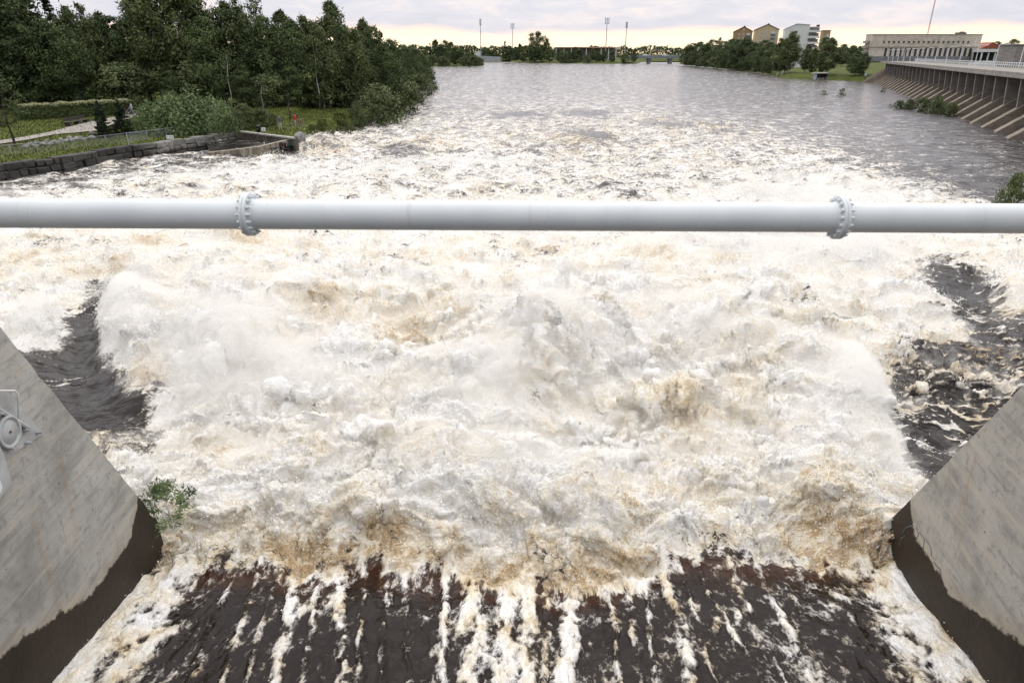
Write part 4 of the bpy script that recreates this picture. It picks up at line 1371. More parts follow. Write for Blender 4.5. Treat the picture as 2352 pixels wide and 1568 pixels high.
def land_z(x, y, poly, sh, prof):
    inside = np.zeros(x.shape, bool)
    n = len(poly)
    for i in range(n):
        ax, ay = poly[i]; bx, by = poly[(i + 1) % n]
        inside ^= ((ay > y) != (by > y)) & (x < (bx - ax) * (y - ay) / (by - ay + 1e-12) + ax)
    d = np.full(x.shape, 1e9)
    for i in range(len(sh) - 1):
        ax, ay = sh[i]; bx, by = sh[i + 1]
        t = np.clip(((x - ax) * (bx - ax) + (y - ay) * (by - ay)) / ((bx - ax) ** 2 + (by - ay) ** 2 + 1e-9), 0, 1)
        d = np.minimum(d, np.hypot(x - ax - t * (bx - ax), y - ay - t * (by - ay)))
    return np.where(inside, prof(d), np.maximum(-.2 - d * .5, -1.5))


grass_m, nt, bs, out = new_mat("meadow_grass")
geo = nd(nt, 'ShaderNodeNewGeometry')
g1 = noise(nt, geo.outputs['Position'], .22, 6, .6); g2 = noise(nt, geo.outputs['Position'], 2.6, 6, .7)
c = ramp(nt, g1, [(.3, (.050, .062, .016)), (.55, (.085, .105, .024)), (.72, (.12, .125, .035))])
c = mixc(nt, smooth_range(nt, g2, .45, .70, 0, .6), c, (.045, .050, .020))
nt.links.new(c, bs.inputs['Base Color']); bs.inputs['Roughness'].default_value = .9; bs.inputs['Specular IOR Level'].default_value = .1
bp = nd(nt, 'ShaderNodeBump', i_Strength=.8, i_Distance=.15); nt.links.new(g2, bp.inputs['Height']); nt.links.new(bp.outputs[0], bs.inputs['Normal'])

shR = [at(x, y, 0) for (x, y) in [(1562, 147.5), (1580, 150.2), (1620, 154), (1680, 161), (1740, 167), (1772, 174), (1782, 180), (1830, 182.5), (1880, 184.5), (1940, 186), (2000, 188)]]
shR = [(p.x, p.y) for p in shR]
land("right_bank", shR, [(shR[-1][0] + 12, shR[-1][1] - 4), (420, 255), (700, 300), (900, 900), (260, 1100)], 3.0, lambda d: np.minimum(-.3 + d * .28, 2.0 + d * .012), grass_m, "grassy right bank with apartment blocks and trees")
pz = lambda d: 2.0
rt = [(1578, 110, 690, 'broad', 1.5), (1592, 101, 655, 'broad', 1.6), (1610, 97, 620, 'broad', 1.6), (1626, 100, 600, 'birch', 2.0), (1640, 93, 575, 'broad', 1.5), (1655, 85, 560, 'thin', 1.6), (1664, 97, 530, 'broad', 1.6), (1684, 90, 505, 'broad', 1.6), (1700, 93, 480, 'broad', 1.5),
      (1716, 88, 470, 'broad', 1.4), (1736, 99, 440, 'broad', 1.4), (1744, 110, 415, 'broad', 1.3), (1760, 94, 395, 'broad', 1.25), (1778, 102, 375, 'broad', 1.2), (1798, 90, 360, 'birch', 1.5), (1822, 76, 345, 'birch', 1.7), (1812, 96, 352, 'broad', 1.1),
      (1858, 104, 332, 'birch', 1.5), (1874, 112, 325, 'birch', 1.3), (1900, 88, 325, 'broad', 1.0), (1912, 90, 308, 'birch', 2.0), (1972, 118, 300, 'broad', 1.3), (1988, 122, 296, 'broad', 1.0)]
for i, (px, ty, Y, kd, w_) in enumerate(rt):
    kn = {'broad': "dark bushy tree", 'birch': "tall birch", 'thin': "thin airy birch"}[kd]
    lab = f"{kn} on the right bank, {ORD[i]} in the row from the bridge"
    if i == 15: lab = "tall birch with a sparse top in front of the white apartment block"
    if i == 20: lab = "broad birch with a pale trunk at the water right of the boat shelter"
    if i == 22: lab = "rightmost small tree of the right bank, where the dam meets the grass"
    plant(kd, px, ty, Y, 1.2 if px < 1800 else 1.8, w_, "birch_tree" if kd in ('birch', 'thin') else "broadleaf_tree", lab, "tree", "trees along the right bank")
for i, (px, ty, Y) in enumerate([(1585, 130, 660), (1602, 128, 625), (1622, 130, 590), (1645, 132, 550), (1668, 134, 515), (1690, 134, 490), (1708, 136, 470), (1728, 138, 445), (1746, 142, 415), (1768, 146, 388)]):
    plant('shrub', px, ty, Y, .9, 1.5, "shrub", f"dark waterside bush under the right bank trees, {ORD[i]} from the bridge", "bush", "waterside bushes of the right bank")
# boat shelter, steps rail, sign
bsz = at(1868, 182, 0)
bsx = empty("boat_shelter", (gx(1868, 290, 1.0), 290, .5), 0, "low pale roofed shelter on the lawn at the water of the right bank", "shed")
MB().prism([(-.3, -.4, 2.3), (-.3, -.4, 2.5), (5.8, -.4, 2.7), (5.8, -.4, 2.5)], (0, 3.4, 0)).build("roof", simple("grey_sheet_roof", (.42, .40, .38), .6, .1, 1), bsx)
MB().box((3.6, 2.6, 1.1), (4.0, .2, 2.3)).box((5.5, 1.2, 1.1), (.2, 2.6, 2.3)).build("wall", simple("dark_boards", (.07, .06, .06), .8, .2, 2), bsx)
MB().box((.6, .0, 1.05), (1.3, .12, 2.0)).build("door", simple("pale_blue_panel", (.38, .46, .52), .5, .05, 1), bsx)
for x in (2.2, 3.8, 5.4): MB().box((x, .0, .4), (1.1, .8, .8), None, .05).build("crate", simple("weathered_wood", (.20, .18, .17), .8, .2, 3) if x < 3 else bpy.data.materials["weathered_wood"], bsx)
st0 = at(1783, 177, .3); st1 = at(1792, 160, 2.2)
sr = empty("step_rail", st0, 0, "pale railing down to the water on the right bank", "railing")
for dx in (0, 2.2):
    mb = MB(); a = Vector((dx, 0, .9)); b = st1 - st0 + Vector((dx, 0, .9)); mb.bar(a, b, .06)
    for k in range(5): p = a.lerp(b, k / 4); mb.bar(p - Vector((0, 0, 1.1)), p, .05)
    mb.build("handrail", rail_m, sr)
sg = at(1992, 182, .8)
sn = empty("river_sign", (sg.x - 2.0, sg.y - 2, .5), 0, "small white and blue sign on a dark post where the dam ends", "sign")
MB().bar((0, 0, 0), (0, 0, 1.6), .08).build("post", bark_d, sn)
MB().box((0, -.1, 2.1), (.9, .06, 1.0), None, .02).build("board", simple("pale_blue_sign", (.48, .60, .72), .5, .04, 2), sn)
# ------------------------------------------------------------------ far banks
far_g = grass_m
shF = [at(x, y, 0) for (x, y) in [(560, 160), (800, 156), (970, 153), (1060, 153), (1108, 152.5), (1116, 149), (1112, 143.5), (1124, 141.6), (1150, 142.6), (1187, 145), (1260, 146), (1340, 146.5), (1413, 146.8), (1466, 147), (1478, 143), (1482, 139.2)]]
shF = [(p.x, p.y) for p in shF]
land("far_bank", shF, [(700, 1150), (1500, 1000), (1800, 2400), (-1800, 2400), (-1500, 640)], 9.0, lambda d: np.minimum(-.3 + d * .22, 2.0 + d * .006), far_g, "low green far bank with a park and stadium", .3)
# a sheet of land from there to the horizon
mb = MB(); mb.quad((-9000, 2300, 2.2), (9000, 2300, 2.2), (9000, 15000, 2.2), (-9000, 15000, 2.2))
tag(mb.build("plain", simple("distant_ground", (.06, .075, .035), .9, .2, .01)), "flat wooded land reaching to the horizon", None, None, "structure")

# far woods that read as one dark edge
def wood_strip(name, label, xs, Y, base, hgt, n, size, seed, depth=60):
    r = np.random.default_rng(seed)
    x = r.uniform(xs[0], xs[1], n)
    top = hgt(x)
    z = base + (top - base) * r.random(n) ** .75
    y = Y + r.uniform(0, depth, n)
    c = np.stack([x, y, z], -1)
    od = np.tile(np.array([[0, -1, .3]]), (n, 1))
    v = leaf_quads(c, od, np.full(n, size), 0, 1.0, seed)
    me = np_mesh(name, v, np.arange(4 * n).reshape(-1, 4), LEAF['broad'])
    a = me.attributes.new('tint', 'FLOAT', 'POINT')
    a.data.foreach_set('value', np.repeat(np.clip(.3 + .4 * perlin(x / 14, z / 8, 3) + r.normal(0, .1, n), 0, 1), 4).astype(np.float32))
    return tag(link(name, me), label, None, None, "stuff")


wood_strip("distant_woods", "long dark edge of woods beyond the stadium and bridge", (-1100, 1500), 1500, 2,
           lambda x: 24 + 4 * perlin(x / 60, x * 0 + .5, 8) + 4 * perlin(x / 14, x * 0 + 2.5, 9) + 2 * perlin(x / 5, x * 0 + 5.5, 10), 30000, 2.6, 5)

lt = [(905, 108, 640, 'broad', 1.2), (930, 106, 650, 'broad', 1.2), (948, 103, 690, 'birch', 1.3), (968, 108, 640, 'broad', 1.2), (987, 98, 700, 'spruce', .8), (1000, 93, 720, 'birch', 1.4), (1012, 104, 650, 'broad', 1.3), (1022, 95, 720, 'oak', .7), (1036, 97, 710, 'broad', 1.0),
      (1046, 110, 645, 'broad', 1.2), (1060, 114, 640, 'broad', 1.3), (1075, 122, 632, 'shrub', 1.0), (1088, 129, 625, 'shrub', 1.1), (1100, 133, 622, 'shrub', 1.1), (990, 128, 622, 'shrub', 1.0), (1020, 131, 622, 'shrub', 1.2)]
for i, (px, ty, Y, kd, w_) in enumerate(lt):
    nm = {'broad': "dark bushy tree", 'birch': "light crowned birch", 'spruce': "pointed spruce", 'oak': "round crowned tree", 'shrub': "low rounded bush"}[kd]
    plant(kd, px, ty, Y, .8, w_, {'broad': "broadleaf_tree", 'birch': "birch_tree", 'spruce': "spruce_tree", 'oak': "broadleaf_tree", 'shrub': "shrub"}[kd],
          f"{nm} on the far left point, {ORD[i]} in its row towards the tip", "bush" if kd == 'shrub' else "tree", "trees on the far left point")
bt = [(1058, 108, 1100, 'birch', 1.2), (1072, 112, 1120, 'broad', 1.2), (1080, 108, 1150, 'broad', 1.2), (1112, 112, 1150, 'broad', 1.2), (1123, 115, 1010, 'broad', 1.2), (1137, 111, 1010, 'broad', 1.2)]
for i, (px, ty, Y, kd, w_) in enumerate(bt):
    lab = f"small distant tree left of the park, {ORD[i]} from the left"
    if i == 4: lab = "left one of two small round trees above the grey embankment"
    if i == 5: lab = "right one of two small round trees above the grey embankment"
    plant(kd, px, ty, Y, 2, w_, "broadleaf_tree" if kd == 'broad' else "birch_tree", lab, "tree", "distant trees left of the park")
it = [(1160, 93, 930, 'spruce', 1.5), (1169, 106, 880, 'broad', 1.5), (1184, 108, 905, 'broad', 1.2), (1194, 101, 900, 'birch', 1.5), (1205, 106, 850, 'birch', 1.9), (1218, 104, 905, 'broad', 1.2), (1233, 76, 900, 'oak', .92), (1228, 108, 880, 'broad', 1.2), (1244, 104, 880, 'broad', 1.3), (1256, 93, 880, 'birch', 1.4),
      (1262, 108, 850, 'broad', 1.3), (1284, 113, 900, 'broad', 1.3), (1295, 119, 870, 'shrub', 1.0), (1305, 112, 920, 'broad', 1.2), (1321, 109, 920, 'broad', 1.3), (1334, 114, 920, 'broad', 1.2), (1348, 127, 830, 'shrub', 1.0), (1362, 112, 850, 'birch', 1.6), (1374, 118, 850, 'broad', 1.3),
      (1388, 116, 850, 'broad', 1.3), (1407, 117, 840, 'broad', 1.2), (1436, 124, 825, 'shrub', .95), (1457, 118, 825, 'broad', 1.0)]
for i, (px, ty, Y, kd, w_) in enumerate(it):
    nm = {'broad': "dark bushy tree", 'birch': "upright birch", 'spruce': "tall pointed spruce", 'oak': "great round tree", 'shrub': "rounded bush"}[kd]
    lab = f"{nm} in the far park, {ORD[i]} from its left end"
    if i == 6: lab = "great round crowned tree, the tallest in the far park"
    if i == 22: lab = "dark tree at the right tip of the far park, next to the bridge"
    plant(kd, px, ty, Y, 1.2, w_, {'broad': "broadleaf_tree", 'birch': "birch_tree", 'spruce': "spruce_tree", 'oak': "broadleaf_tree", 'shrub': "shrub"}[kd], lab, "bush" if kd == 'shrub' else "tree", "trees in the far park")
# clipped hedge in the park
def leaf_box(name, c, s, n, size, mat, seed, rot=0):
    r = np.random.default_rng(seed)
    p = r.uniform(-.5, .5, (n, 3))
    ax = r.integers(0, 3, n); sg_ = np.sign(r.normal(0, 1, n))
    q_ = p.copy()
    sel = r.random(n) < .8
    q_[np.arange(n)[sel], ax[sel]] = (.5 * sg_)[sel]
    cc = q_ * np.array(s) * (1 + .06 * r.normal(0, 1, (n, 1)))
    cr, sr_ = math.cos(rot), math.sin(rot)
    cc = np.stack([cc[:, 0] * cr - cc[:, 1] * sr_, cc[:, 0] * sr_ + cc[:, 1] * cr, cc[:, 2]], -1)
    v = leaf_quads(cc, q_ * 2, np.full(n, size), 0, 1.2, seed)
    me = np_mesh(name, v, np.arange(4 * n).reshape(-1, 4), mat)
    a = me.attributes.new('tint', 'FLOAT', 'POINT')
    a.data.foreach_set('value', np.repeat(np.clip(.4 + r.normal(0, .2, n), 0, 1), 4).astype(np.float32))
    return me


hx = atY(1312, 140, 850)
o = link("hedge", leaf_box("hedge", (0, 0, 0), (24, 3, 2.6), 2200, .5, LEAF['broad'], 3), None, (hx.x, 850, 2.3))
tag(o, "long clipped dark hedge on the lawn of the far park", "hedge")

# stadium: masts, stand, kiosk, embankment
steel = simple("galvanised_steel", (.28, .30, .33), .5, .08, .5)
for (bx, by, tx, ty, Y, fw, lab) in [(1100, 118, 1103.2, 44, 1000, 2.2, "leftmost stadium floodlight mast, its frame seen edge on above the white kiosk"), (1175, 108, 1177, 54, 1060, 4.6, "second floodlight mast from the left, rising behind the pointed spruce"),
                                     (1393, 116, 1395, 41, 900, 4.6, "tallest floodlight mast, third from the left, beside the red stand"), (1438, 124, 1440, 51, 880, 2.0, "rightmost floodlight mast, a thin pale post beside the bridge")]:
    p = atY(tx, ty, Y)
    H = p.z - 3
    mr = empty("floodlight_mast", (p.x, Y, 3), 0, lab, "floodlight mast", "stadium floodlight masts")
    MB().bar((0, 0, 0), (0, 0, H * .86), .75, .34, 10).build("pole", steel, mr)
    mb = MB()
    hh = H * .155
    for k in range(5): mb.box((0, -.2, H - hh * (k + .5) / 5), (fw, .5, .35))
    for x in (-fw / 2, 0, fw / 2): mb.box((x, 0, H - hh / 2), (.35, .35, hh))
    mb.build("lamp_frame", steel, mr)
    mb = MB()
    for k in range(5):
        for x in np.linspace(-fw / 2 + .4, fw / 2 - .4, max(3, int(fw / 1.2))): mb.box((x, -.6, H - hh * (k + .5) / 5), (.75, .4, .8))
    mb.build("lamps", simple("lamp_casing", (.22, .24, .27), .4, .1, 1) if "lamp_casing" not in bpy.data.materials else bpy.data.materials["lamp_casing"], mr)
Yg_ = 960.0
ga, gb_ = atY(1276, 109, Yg_), atY(1416, 109, Yg_)
gs = empty("grandstand", (ga.x, Yg_, 2), 0, "long low stadium stand with a dark red roof behind the park trees", "grandstand")
Wg = gb_.x - ga.x
hg = ga.z - 2
MB().prism([(0, -6, hg - 1.2), (0, -6, hg - .4), (0, 8, hg + .4), (0, 8, hg - .4)], (Wg, 0, 0)).build("roof", simple("dark_red_sheet", (.15, .05, .04), .7, .1, .5), gs)
MB().box((Wg / 2, 6, (hg - 1) / 2), (Wg, 2, hg - 1)).build("wall", simple("stand_back", (.30, .27, .25), .8, .1, .5), gs)
for i in range(9): MB().box((1 + (Wg - 2) * i / 8, -5, (hg - 1) / 2), (.9, .9, hg - 1)).build("column", wm_, gs)
MB().prism([(Wg - 4, -6.3, hg - 1.0), (Wg + 6, -6.3, hg + 1.6), (Wg + 3, -6.3, hg - 3)], (0, .4, 0)).build("gable", simple("pale_gable", (.68, .56, .46), .7, .05, 1), gs)
ka, kb = atY(1092.5, 118, 1000), atY(1104, 118, 1000)
kk = empty("kiosk", (ka.x, 1000, 2), 0, "small white building at the foot of the leftmost floodlight mast", "kiosk")
MB().box(((kb.x - ka.x) / 2, 3, (ka.z - 2) / 2), (kb.x - ka.x, 6, ka.z - 2)).build("wall", whiter, kk)
MB().box(((kb.x - ka.x) / 2, 3, ka.z - 2 + .2), (kb.x - ka.x + .8, 6.8, .4)).build("roof", steel, kk)
ea, eb = atY(1093, 128, 985), atY(1149, 131, 950)
tag(MB().prism([(ea.x, 985, 1), (ea.x, 985, ea.z), (eb.x, 950, eb.z), (eb.x, 950, 1)], (0, 3, 0)).build("embankment_wall", simple("embankment_stone", (.34, .35, .38), .8, .12, .3)), "grey sloping embankment wall across the channel left of the park", "wall")
fp = atY(1268, 82, 930)
fl_ = empty("flagpole", (fp.x, 930, 2), 0, "thin bare flagpole right of the great round park tree", "flagpole")
MB().bar((0, 0, 0), (0, 0, fp.z - 2), .3, .18, 6).build("pole", lampm, fl_)
MB().ball((0, 0, fp.z - 2), (.35, .35, .35), 1).build("finial", lampm, fl_)

# road bridge
YB = 826.0
b0, b1 = atY(1442, 131, YB), atY(1640, 131, YB)
zt_, zb_ = atY(1500, 129.5, YB).z, atY(1500, 135.2, YB).z
br = empty("road_bridge", (b0.x, YB, 0), 0, "low grey road bridge crossing the river in the distance", "bridge")
Wb = b1.x - b0.x
grey_b = simple("bridge_steel_grey", (.20, .22, .23), .7, .1, .3)
MB().box((Wb / 2, 6, (zt_ + zb_) / 2), (Wb, 12, zt_ - zb_)).build("deck", grey_b, br)
mb = MB()
for zz in (zt_ + .5, zt_ + 1.0): mb.bar((0, .1, zz), (Wb, .1, zz), .09, None, 5)
for i in range(40): mb.box((Wb * (i + .5) / 40, .1, zt_ + .5), (.12, .12, 1.0))
mb.build("railing", simple("bridge_rail", (.34, .38, .40), .6, .05, 1), br)
for px in (1492, 1541, 1592):
    x = atY(px, 140, YB).x - b0.x
    MB().box((x, 6, zb_ / 2 - 1), (3.4, 9, zb_ + 2), None, .4).box((x, 6, zb_ - .5), (5.0, 10.5, .9)).build("bridge_pier", grey_b, br)
for i, px in enumerate((1418, 1429, 1473, 1499, 1508, 1540, 1548)):
    t = atY(px, 108.5, YB + (3 if i % 2 else 11))
    lm = empty("bridge_lamp", (t.x, t.y, zt_ if px > 1440 else 4.0), 0, f"tall street lamp on the distant road bridge, {ORD[i]} from the left", "street lamp", "lamps on the road bridge")
    MB().bar((0, 0, 0), (0, 0, t.z - lm.location.z), .22, .14, 6).build("post", steel, lm)
    MB().box((.6, 0, t.z - lm.location.z), (1.8, .4, .22)).build("lamp_head", steel, lm)
wh = simple("white_car_paint", (.72, .73, .74), .3, .03, 1)
tyre = simple("black_tyre", (.02, .02, .02), .8, .2, 5)
van = None
for (px, lab) in ((1483, "white van on the road bridge, left of the first bridge pier"), (1528, "white van on the road bridge between the two visible piers"), (1568, "white van on the road bridge near the right bank trees")):
    x = atY(px, 129, YB + 4).x
    if van is None:
        van = empty("white_van", (x, YB + 4, zt_ + .02), 0, lab, "van", "vans on the road bridge")
        MB().prism([(-3.4, -1, .35), (-3.4, -1, 2.3), (1.6, -1, 2.3), (2.5, -1, 1.45), (3.4, -1, 1.25), (3.4, -1, .35)], (0, 2, 0)).build("body", wh, van)
        MB().prism([(.5, -1.03, 1.5), (.5, -1.03, 2.1), (1.5, -1.03, 2.1), (2.1, -1.03, 1.5)], (0, 2.06, 0)).build("side_window", glass_d, van)
        for wx in (-2.2, 2.2):
            for wy in (-1.0, 1.0):
                w0 = MB().bar((wx, wy - .12, .38), (wx, wy + .12, .38), .38, None, 14).build("wheel", tyre, van)
                MB().bar((wx, wy - .13, .38), (wx, wy + .13, .38), .2, None, 10).build("rim", steel, w0)
    else:
        c = copy_tree(van); c.location.x = x; c["label"] = lab
# trees behind the power house on the right
for i, (px, ty, Y, kd, w_, lab) in enumerate([(2262, 104, 460, 'broad', 1.0, "dark tree just right of the red roofed house"), (2290, 97, 440, 'broad', 1.2, "left one of the two great trees behind the pavilion"), (2312, 100, 430, 'broad', 1.0, "low tree between the two great ones behind the pavilion"),
                                              (2332, 92, 420, 'broad', 1.2, "right one of the two great trees behind the pavilion"), (2352, 103, 410, 'broad', 1.0, "dark tree behind the concrete block at the right edge"), (1960, 105, 470, 'broad', 1.2, "distant tree left of the power house"), (1940, 103, 480, 'broad', 1.3, "distant tree glimpsed between the right bank birch and power house")]):
    plant(kd, px, ty, Y, 3, w_, "broadleaf_tree", lab, "tree")
# ------------------------------------------------------------------ left bank
def w2(pts, z): return [tuple(at(x, y, z)) for (x, y) in pts]


wall_top = [at(x, y, z) for (x, y, z) in [(-420, 446, 1.25), (-200, 410, 1.25), (0, 379, 1.25), (126, 363, 1.25), (234, 346, 1.2), (390, 326, 1.15), (470, 315, 1.15), (553, 304, 1.1)]]
cap_r = at(677, 317, 1.35); cap_l = at(548, 301.5, 1.35)
shL = [(p.x, p.y + .9) for p in wall_top[:-1]] + [(cap_l.x - .6, cap_l.y + .4), (cap_r.x - .1, cap_r.y + .5)]
shL2 = [at(x, y, 0) for (x, y) in [(700, 338), (745, 321), (800, 302), (835, 291), (880, 277), (905, 262), (930, 252), (946, 240), (958, 225), (972, 208), (984, 198), (984, 190), (970, 177), (940, 165)]]
shL2 = [(p.x, p.y) for p in shL2]
# after the weir the bank runs down to the river; the wall keeps the first stretch upright
NW = len(shL)
shore_all = shL + shL2
farL = [(-120, 560), (-700, 560), (-700, 40), (shL[0][0] - 30, shL[0][1] - 12)]
polyL = np.array(shore_all + farL, float)
wallA = np.array(shL, float); bankA = np.array(shL2, float)


def seg_d(x, y, sh):
    d = np.full(np.shape(x), 1e9)
    for i in range(len(sh) - 1):
        ax, ay = sh[i]; bx, by = sh[i + 1]
        t = np.clip(((x - ax) * (bx - ax) + (y - ay) * (by - ay)) / ((bx - ax) ** 2 + (by - ay) ** 2 + 1e-9), 0, 1)
        d = np.minimum(d, np.hypot(x - ax - t * (bx - ax), y - ay - t * (by - ay)))
    return d


def left_z(x, y):
    x = np.atleast_1d(np.asarray(x, float)); y = np.atleast_1d(np.asarray(y, float))
    base = land_z(x, y, polyL, np.array(shore_all, float), lambda d: d * 0 + 1)
    dw, db = seg_d(x, y, wallA), seg_d(x, y, bankA)
    zw = np.minimum(1.12 + .035 * dw, 1.9)
    zb = np.minimum(-.25 + .55 * db, 1.55 + .03 * db)
    k = sstep(0, 6, db)
    z = np.minimum(zw + .02 * dw, np.where(db < 12, zb, 9))
    z = np.minimum(z, 2.6)
    return np.where(base > .5, z, np.maximum(-.3 - .6 * np.minimum(dw, db), -1.6))


def gz(x, y): return float(left_z(x, y)[0])


def on_land(px, py):
    """ground point of the left bank under a pixel"""
    z = 1.6
    for _ in range(6):
        p = at(px, py, z); z = max(gz(p.x, p.y), 0.0)
    p = at(px, py, z); p.z = z
    return p


res = .8
x0, x1, y0, y1 = -170, -15, 48, 320
nx, ny = int((x1 - x0) / res), int((y1 - y0) / res)
gxx, gyy = np.meshgrid(x0 + np.arange(nx) * res, y0 + np.arange(ny) * res)
zz = left_z(gxx.ravel(), gyy.ravel())
zz = zz + .06 * perlin(gxx.ravel() / 3 + 9, gyy.ravel() / 3 + 4, 6) * (zz > .8)
ids = np.arange(nx * ny).reshape(ny, nx)
f = np.stack([ids[:-1, :-1], ids[:-1, 1:], ids[1:, 1:], ids[1:, :-1]], -1).reshape(-1, 4)
f = f[(zz > -1.2)[f].any(1)]
used, inv = np.unique(f, return_inverse=True)
lawn, nt, bs, out = new_mat("lawn_grass")
geo = nd(nt, 'ShaderNodeNewGeometry')
sp = nd(nt, 'ShaderNodeSeparateXYZ'); nt.links.new(geo.outputs['Position'], sp.inputs[0])
g1 = noise(nt, geo.outputs['Position'], .35, 6, .6); g2 = noise(nt, geo.outputs['Position'], 4.0, 6, .7)
c = ramp(nt, g1, [(.3, (.062, .080, .018)), (.52, (.100, .125, .026)), (.70, (.135, .142, .040))])
c = mixc(nt, smooth_range(nt, g2, .45, .70, 0, .6), c, (.040, .044, .018))
c = mixc(nt, smooth_range(nt, mathn(nt, 'ADD', sp.outputs[2], mathn(nt, 'MULTIPLY', g2, .8)), 1.15, .75), c, (.060, .050, .038))
nt.links.new(c, bs.inputs['Base Color']); bs.inputs['Roughness'].default_value = .9; bs.inputs['Specular IOR Level'].default_value = .1
bp = nd(nt, 'ShaderNodeBump', i_Strength=.9, i_Distance=.12); nt.links.new(g2, bp.inputs['Height']); nt.links.new(bp.outputs[0], bs.inputs['Normal'])
tag(link("left_bank", np_mesh("left_bank", np.stack([gxx.ravel(), gyy.ravel(), zz], -1)[used], inv.reshape(-1, 4), lawn, True)), "green lawn of the left bank in front of the wood", None, None, "structure")

# grass blades on the near lawns: one mass nobody could count
r = np.random.default_rng(3)
n = 60000
gx_ = r.uniform(-75, -20, n); gy_ = r.uniform(60, 116, n)
gz_ = left_z(gx_, gy_)
ok = gz_ > .9
c3 = np.stack([gx_, gy_, gz_ + .06], -1)[ok]
v = leaf_quads(c3, np.tile([[0, -.3, 1.0]], (len(c3), 1)), np.full(len(c3), .09), -.9, 1.3, 8)
me = np_mesh("grass", v, np.arange(len(v)).reshape(-1, 4), leaf_mat("grass_blades", (.04, .05, .012), (.12, .13, .032)))
a = me.attributes.new('tint', 'FLOAT', 'POINT')
a.data.foreach_set('value', np.repeat(np.clip(.45 + .4 * perlin(c3[:, 0] / 4, c3[:, 1] / 4, 2) + r.normal(0, .15, len(c3)), 0, 1), 4).astype(np.float32))
tag(link("grass", me), "rough grass growing over the lawn of the left bank", None, None, "stuff")

# gravel path
up_e = [(-40, 329), (0, 325), (60, 316), (125, 303), (160, 293), (200, 283), (235, 276), (300, 263), (340, 257)]
lo_e = [(-40, 338), (0, 333), (60, 324), (125, 311), (170, 307), (224, 302), (262, 286), (305, 271), (345, 262)]
def lerp_line(L, m=60):
    L = np.array(L, float); t = np.linspace(0, len(L) - 1, m); i = np.minimum(t.astype(int), len(L) - 2); f = (t - i)[:, None]
    return L[i] * (1 - f) + L[i + 1] * f
U, Lw = lerp_line(up_e), lerp_line(lo_e)
pv_, pf_ = [], []
for i in range(60):
    for j in range(7):
        p = U[i] * (1 - j / 6) + Lw[i] * (j / 6)
        g = on_land(*p); pv_.append((g.x, g.y, g.z + .11))
for i in range(59):
    for j in range(6):
        pf_.append((i * 7 + j, i * 7 + j + 1, (i + 1) * 7 + j + 1, (i + 1) * 7 + j))
tag(link("path", np_mesh("path", np.array(pv_), np.array(pf_), simple("gravel", (.34, .31, .28), .95, .12, 2.5, .3), True)), "grey gravel path through the lawn", None, None, "structure")

# stone retaining wall of rough blocks
stone_m, nt, bs, out = new_mat("granite_blocks")
geo = nd(nt, 'ShaderNodeNewGeometry')
sp = nd(nt, 'ShaderNodeSeparateXYZ'); nt.links.new(geo.outputs['Position'], sp.inputs[0])
g2 = noise(nt, geo.outputs['Position'], 2.2, 7, .65)
ri = geo.outputs['Random Per Island']
dry = ramp(nt, mathn(nt, 'ADD', mathn(nt, 'MULTIPLY', ri, .5), mathn(nt, 'MULTIPLY', g2, .6)), [(.2, (.10, .095, .088)), (.55, (.23, .22, .205)), (.9, (.42, .41, .39))])
wetc = ramp(nt, mathn(nt, 'ADD', mathn(nt, 'MULTIPLY', ri, .5), mathn(nt, 'MULTIPLY', g2, .6)), [(.2, (.016, .015, .013)), (.9, (.06, .055, .048))])
# the left stretch, nearest the falls, is wet and mossy
wetf = smooth_range(nt, mathn(nt, 'ADD', sp.outputs[0], mathn(nt, 'MULTIPLY', g2, 3.0)), -35.5, -38.0)
wl = smooth_range(nt, mathn(nt, 'ADD', sp.outputs[2], mathn(nt, 'MULTIPLY', g2, .4)), .75, .35)
c = mixc(nt, mathn(nt, 'MAXIMUM', wetf, wl), dry, wetc)
nt.links.new(c, bs.inputs['Base Color']); bs.inputs['Roughness'].default_value = .75
bp = nd(nt, 'ShaderNodeBump', i_Strength=.8, i_Distance=.08); nt.links.new(g2, bp.inputs['Height']); nt.links.new(bp.outputs[0], bs.inputs['Normal'])
mb = MB()
rr = random.Random(5)
for course in range(3):
    zc0 = -.55 + course * .60
    off = rr.random()
    for a, b in zip(wall_top, wall_top[1:]):
        d = Vector((b.x - a.x, b.y - a.y, 0)); L = d.length; d.normalize()
        nrm = Vector((d.y, -d.x, 0))
        s_ = 0.0
        while s_ < L:
            wdt = rr.uniform(.7, 1.7)
            wdt = min(wdt, L - s_ + .1)
            if wdt < .25: break
            c_ = a + d * (s_ + wdt / 2) + nrm * (rr.uniform(-.10, .06) - .12 * course)
            hgt = .60 * rr.uniform(.92, 1.04) if course < 2 else .60 * rr.uniform(.85, 1.12)
            rot = math.atan2(d.y, d.x)
            nv = len(mb.bm.verts)
            mb.box((c_.x, c_.y + .35, zc0 + .3 + .02 + rr.uniform(-.04, .05)), (wdt - .08, 1.0 + rr.uniform(-.1, .15), hgt), rot + rr.uniform(-.10, .10), .09)
            s_ += wdt
for v_ in mb.bm.verts:
    v_.co += Vector((rr.uniform(-.05, .05), rr.uniform(-.05, .05), rr.uniform(-.04, .04)))
tag(mb.build("stone_wall", stone_m), "low retaining wall of rough granite blocks, dark and wet at its left end", "wall")

